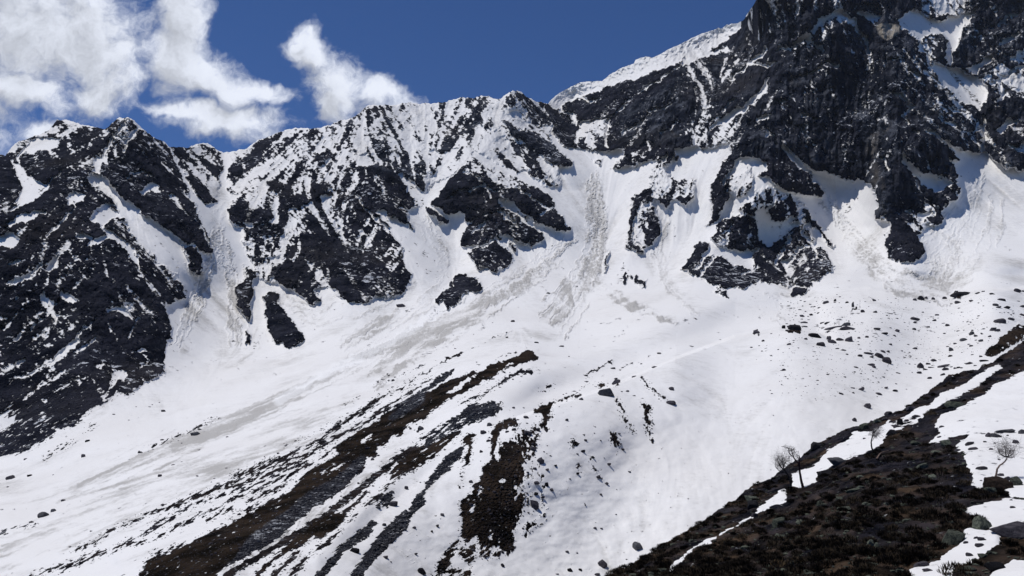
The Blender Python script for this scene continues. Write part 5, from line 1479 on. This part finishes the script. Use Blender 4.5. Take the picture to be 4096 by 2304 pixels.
scrub('scrub', pp, hh * 0.8, 14, 4, 'low dark scrub covering the near hillside', 0.5 + 0.5 * perlin(pp[:, 0] / 2.2, pp[:, 1] / 2.2, 19))

# ------------------------------------------------------------------ bare trees on the hillside


def bark(name, c0, c1):
    m, t = new_mat(name)
    co = t.n('ShaderNodeTexCoord').outputs['Object']
    a = t.noise(co, 7, 5, 0.6)
    col = t.mix(t.sstep(a, 0.35, 0.65), c0, c1)
    bs = t.n('ShaderNodeBsdfPrincipled', {'Base Color': col, 'Roughness': 0.85, 'Specular IOR Level': 0.03})
    t.n('ShaderNodeOutputMaterial', {'Surface': bs.outputs[0]})
    return m


B_RED = bark('red_bark', (0.028, 0.014, 0.016, 1), (0.075, 0.038, 0.036, 1))
B_TAN = bark('tan_bark', (0.09, 0.06, 0.05, 1), (0.21, 0.155, 0.125, 1))
B_DARK = bark('dark_bark', (0.014, 0.012, 0.014, 1), (0.04, 0.035, 0.038, 1))
B_TWIG = bark('twigs', (0.09, 0.075, 0.075, 1), (0.17, 0.15, 0.145, 1))


def tubes(name, lines, mat, sides=6):
    V_, F_ = [], []
    base = 0
    for pts_, rad in lines:
        pts_ = np.asarray(pts_, float)
        n = len(pts_)
        tg = np.gradient(pts_, axis=0)
        tg /= np.linalg.norm(tg, axis=1, keepdims=True) + 1e-9
        ref = np.array([0.3, 1.0, 0.1])
        s1 = np.cross(tg, ref); s1 /= np.linalg.norm(s1, axis=1, keepdims=True) + 1e-9
        s2 = np.cross(tg, s1)
        for k in range(n):
            for q in range(sides):
                an = 2 * math.pi * q / sides
                V_.append(pts_[k] + (s1[k] * math.cos(an) + s2[k] * math.sin(an)) * rad[k])
        for k in range(n - 1):
            for q in range(sides):
                a = base + k * sides + q; b = base + k * sides + (q + 1) % sides
                F_.append((a, b, b + sides, a + sides))
        base += n * sides
    me = mesh_raw(name, np.array(V_), np.array(F_), mat)
    return me


def smooth_line(pts, n=5):
    """Catmull-Rom through the points"""
    pts = np.asarray(pts, float)
    p = np.concatenate([[2 * pts[0] - pts[1]], pts, [2 * pts[-1] - pts[-2]]])
    out = []
    for i in range(1, len(p) - 2):
        for t in np.linspace(0, 1, n, endpoint=False):
            out.append(0.5 * ((2 * p[i]) + (-p[i - 1] + p[i + 1]) * t + (2 * p[i - 1] - 5 * p[i] + 4 * p[i + 1] - p[i + 2]) * t * t + (-p[i - 1] + 3 * p[i] - 3 * p[i + 1] + p[i + 2]) * t ** 3))
    out.append(pts[-1])
    return np.array(out)


def bare_tree(label, base_h, trunk, limbs, crown, ntw, mats, seed, r0, group=None, depth=None, tw_len=0.7, tw_r=0.009):
    """trunk and limbs: polylines on sheet H; crown: (cx, cy, rx, ry) region the twigs fill"""
    rs_ = np.random.RandomState(seed)
    b = sh('H', base_h)[0]
    P0, _, _ = near_point(b[0], b[1])
    d0 = depth or float(P0[1])

    def pt(x, y, dd=0.0):
        q = sh('H', [x, y])[0]
        return world_pts(np.array(q[0]), np.array(q[1]), np.array(d0 + dd))
    root = bpy.data.objects.new('bare_tree', None)
    root.location = P0
    root.empty_display_size = 0.5
    root['label'] = label; root['category'] = 'tree'
    if group:
        root['group'] = group
    COL.objects.link(root)
    off = P0 - pt(*base_h)
    org = np.array(P0)

    def add(name, me):
        o = bpy.data.objects.new(name, me); COL.objects.link(o); o.parent = root
        return o

    def line(poly, ra, rb, dz=0.0):
        a = np.array(poly, float).reshape(-1, 2)
        L = np.array([pt(x, y, dz * k / max(1, len(a) - 1)) for k, (x, y) in enumerate(a)]) + off - org
        L = smooth_line(L)
        L[1:-1] += rs_.normal(size=L[1:-1].shape) * 0.012
        return L, np.linspace(ra, rb, len(L))
    tl = line(trunk, r0, r0 * 0.5)
    tl[0][0] -= [0, 0, 0.25]
    tl[1][:] *= 0.8
    tl[1][0] *= 1.5
    add('trunk', tubes('trunk', [tl], mats[0], 10))
    tips = [tl]
    for poly, ra, rb, dz in limbs:
        l = line(poly, ra, rb, dz)
        add('branch', tubes('branch', [l], mats[1], 7))
        tips.append(l)
    # twigs
    cx, cy, rx, ry = crown
    cpt = pt(cx, cy) + off - org
    rw = rx / SH['H'][2] * (2576 / 4096) / F * d0; rh = ry / SH['H'][2] * (2576 / 4096) / F * d0
    anchors = np.concatenate([t_[0][len(t_[0]) // 3:] for t_ in (tips[1:] or tips)])
    lines = []
    for k in range(ntw):
        a = anchors[rs_.randint(len(anchors))]
        # aim at a random place of the crown
        g = rs_.normal(size=3); g /= np.linalg.norm(g); g *= rs_.rand() ** 0.3 * 1.1
        tgt = cpt + g * [rw, rw * 0.9, rh]
        v = tgt - a
        ln = np.linalg.norm(v)
        v = v / (ln + 1e-6) * min(ln, tw_len * rs_.uniform(0.8, 2.0))
        m1 = a + v * 0.5 + rs_.normal(size=3) * 0.10
        L = np.array([a, m1, a + v + rs_.normal(size=3) * 0.05 + [0, 0, 0.06]])
        r = tw_r * rs_.uniform(0.7, 1.4)
        lines.append((L, [r * 1.4, r, r * 0.5]))
        for q in range(3):
            s_ = L[1] if q else L[2]
            w_ = v / (np.linalg.norm(v) + 1e-6) * 0.5 + rs_.normal(size=3) * 0.55 + [0, 0, 0.25]
            w_ *= tw_len * rs_.uniform(0.3, 0.6)
            lines.append((np.array([s_, s_ + w_ * 0.5 + rs_.normal(size=3) * 0.03, s_ + w_]), [r * 0.8, r * 0.6, r * 0.3]))
            anchors = np.concatenate([anchors, [s_ + w_]]) if rs_.rand() < 0.3 else anchors
    o = add('crown', tubes('crown', lines, mats[2], 3))
    return root


bare_tree('twisted reddish bare tree with forked top before the snow strip, right of the left pair', (440, 715),
          [440, 715, 428, 670, 415, 600, 412, 550, 400, 515],
          [([400, 515, 378, 490, 362, 465, 352, 430, 345, 405], 0.10, 0.03, 0.3), ([362, 465, 330, 440, 322, 400, 300, 385, 260, 380], 0.06, 0.02, -0.4),
           ([410, 550, 412, 500, 410, 455], 0.09, 0.05, 0.2), ([405, 530, 370, 545, 330, 515, 305, 500], 0.05, 0.015, 0.5), ([400, 515, 430, 500, 425, 490], 0.04, 0.015, 0.2)],
          (330, 415, 55, 42), 90, (B_RED, B_RED, B_TWIG), 1, 0.19, 'bare trees at the hillside edge', tw_len=0.5)
bare_tree('dark bare tree with a wide rounded crown of twigs, left one of the left pair', (338, 742),
          [338, 742, 338, 690, 325, 640, 305, 600],
          [([305, 600, 290, 575, 275, 545, 270, 510, 262, 450], 0.10, 0.03, 0.3), ([290, 575, 265, 555, 240, 520, 230, 500], 0.08, 0.02, -0.5),
           ([305, 600, 270, 590, 245, 580, 225, 560, 215, 555], 0.07, 0.02, 0.4), ([275, 545, 290, 520, 310, 490], 0.05, 0.015, 0.6), ([338, 700, 345, 660, 340, 625], 0.09, 0.05, 0.2),
           ([215, 555, 212, 520, 215, 500], 0.03, 0.01, 0.0)],
          (262, 470, 88, 92), 130, (B_DARK, B_DARK, B_TWIG), 2, 0.17, 'bare trees at the hillside edge', tw_len=1.0)
bare_tree('slim dark upright bare tree with a small round crown beside the rock band', (1012, 402),
          [1012, 402, 1003, 370, 1002, 330, 1012, 290, 1018, 265],
          [([1018, 265, 1018, 235, 1012, 205], 0.07, 0.02, 0.2), ([1015, 280, 1040, 290, 1060, 275], 0.05, 0.015, 0.3), ([1018, 262, 1040, 240, 1060, 220], 0.05, 0.015, -0.3), ([1018, 262, 1000, 240, 985, 220], 0.05, 0.015, 0.3)],
          (1035, 250, 68, 66), 100, (B_DARK, B_DARK, B_TWIG), 3, 0.12, tw_len=0.95)
bare_tree('bent pale-barked bare tree leaning right on a brown earth mound in the right snowfield', (2025, 650),
          [2025, 650, 2028, 615, 2036, 575, 2052, 545, 2080, 522, 2105, 498, 2122, 465],
          [([2122, 465, 2095, 462, 2065, 445, 2055, 425, 2052, 400], 0.055, 0.015, 0.2), ([2118, 470, 2108, 450, 2105, 420, 2100, 375], 0.045, 0.012, -0.3),
           ([2122, 465, 2150, 455, 2170, 430, 2180, 400], 0.05, 0.012, 0.4), ([2122, 470, 2150, 475, 2180, 470], 0.035, 0.01, 0.2), ([2122, 465, 2140, 430, 2150, 400], 0.035, 0.01, -0.4), ([2055, 430, 2040, 400, 2010, 380], 0.025, 0.008, 0.2)],
          (2110, 405, 125, 100), 140, (B_TAN, B_DARK, B_TWIG), 4, 0.10, tw_len=0.75, tw_r=0.006)
boulder('H', 2032, 705, 190, 120, 'e', 'brown earth and root mound under the bent tree', None, True, sink=0.0, name='earth_mound', cat='mound')
boulder('H', 1980, 735, 90, 70, 'l', 'grey boulder set in the left side of the brown earth mound', None, True, sink=0.1)
# fallen trunk
q0 = sh('H', [1045, 485])[0]; q1 = sh('H', [1080, 445])[0]; q2 = sh('H', [1140, 415])[0]
L = np.array([near_point(*q)[0] + [0, 0, 0.25] for q in (q0, q1, q2)])
L = smooth_line(L, 6)
lg = bpy.data.objects.new('fallen_log', tubes('fallen_log', [(L - L[0], np.linspace(0.10, 0.04, len(L)))], B_TAN, 8))
lg.location = L[0]
lg['label'] = 'bleached curved fallen branch lying in the dark scrub below the slim tree'; lg['category'] = 'log'
COL.objects.link(lg)

# ------------------------------------------------------------------ thin mountain air
hm_, ht = new_mat('haze')
hv = ht.n('ShaderNodeVolumePrincipled', {'Color': (0.72, 0.82, 1.0, 1), 'Density': 0.000018, 'Anisotropy': 0.2})
ht.n('ShaderNodeOutputMaterial', {'Volume': hv.outputs[0]})
zlo = min(float(Pg[..., 2].min()), float(Pn2[..., 2].min())) - 1.0
zhi = float(Pg[..., 2].max()) + 5.0
xm = max(abs(float(Pg[..., 0].min())), abs(float(Pg[..., 0].max()))) + 50
ym = float(Pg[..., 1].max()) + 50
X = [(-xm, -60), (xm, -60), (xm, ym), (-xm, ym)]
hb = mesh_raw('haze', np.array([(a, b, zlo) for a, b in X] + [(a, b, zhi) for a, b in X]), np.array([(3, 2, 1, 0), (4, 5, 6, 7), (0, 1, 5, 4), (1, 2, 6, 5), (2, 3, 7, 6), (3, 0, 4, 7)]), hm_, False)
ho = bpy.data.objects.new('haze', hb); ho['kind'] = 'stuff'; ho['label'] = 'thin blue mountain air'
COL.objects.link(ho)
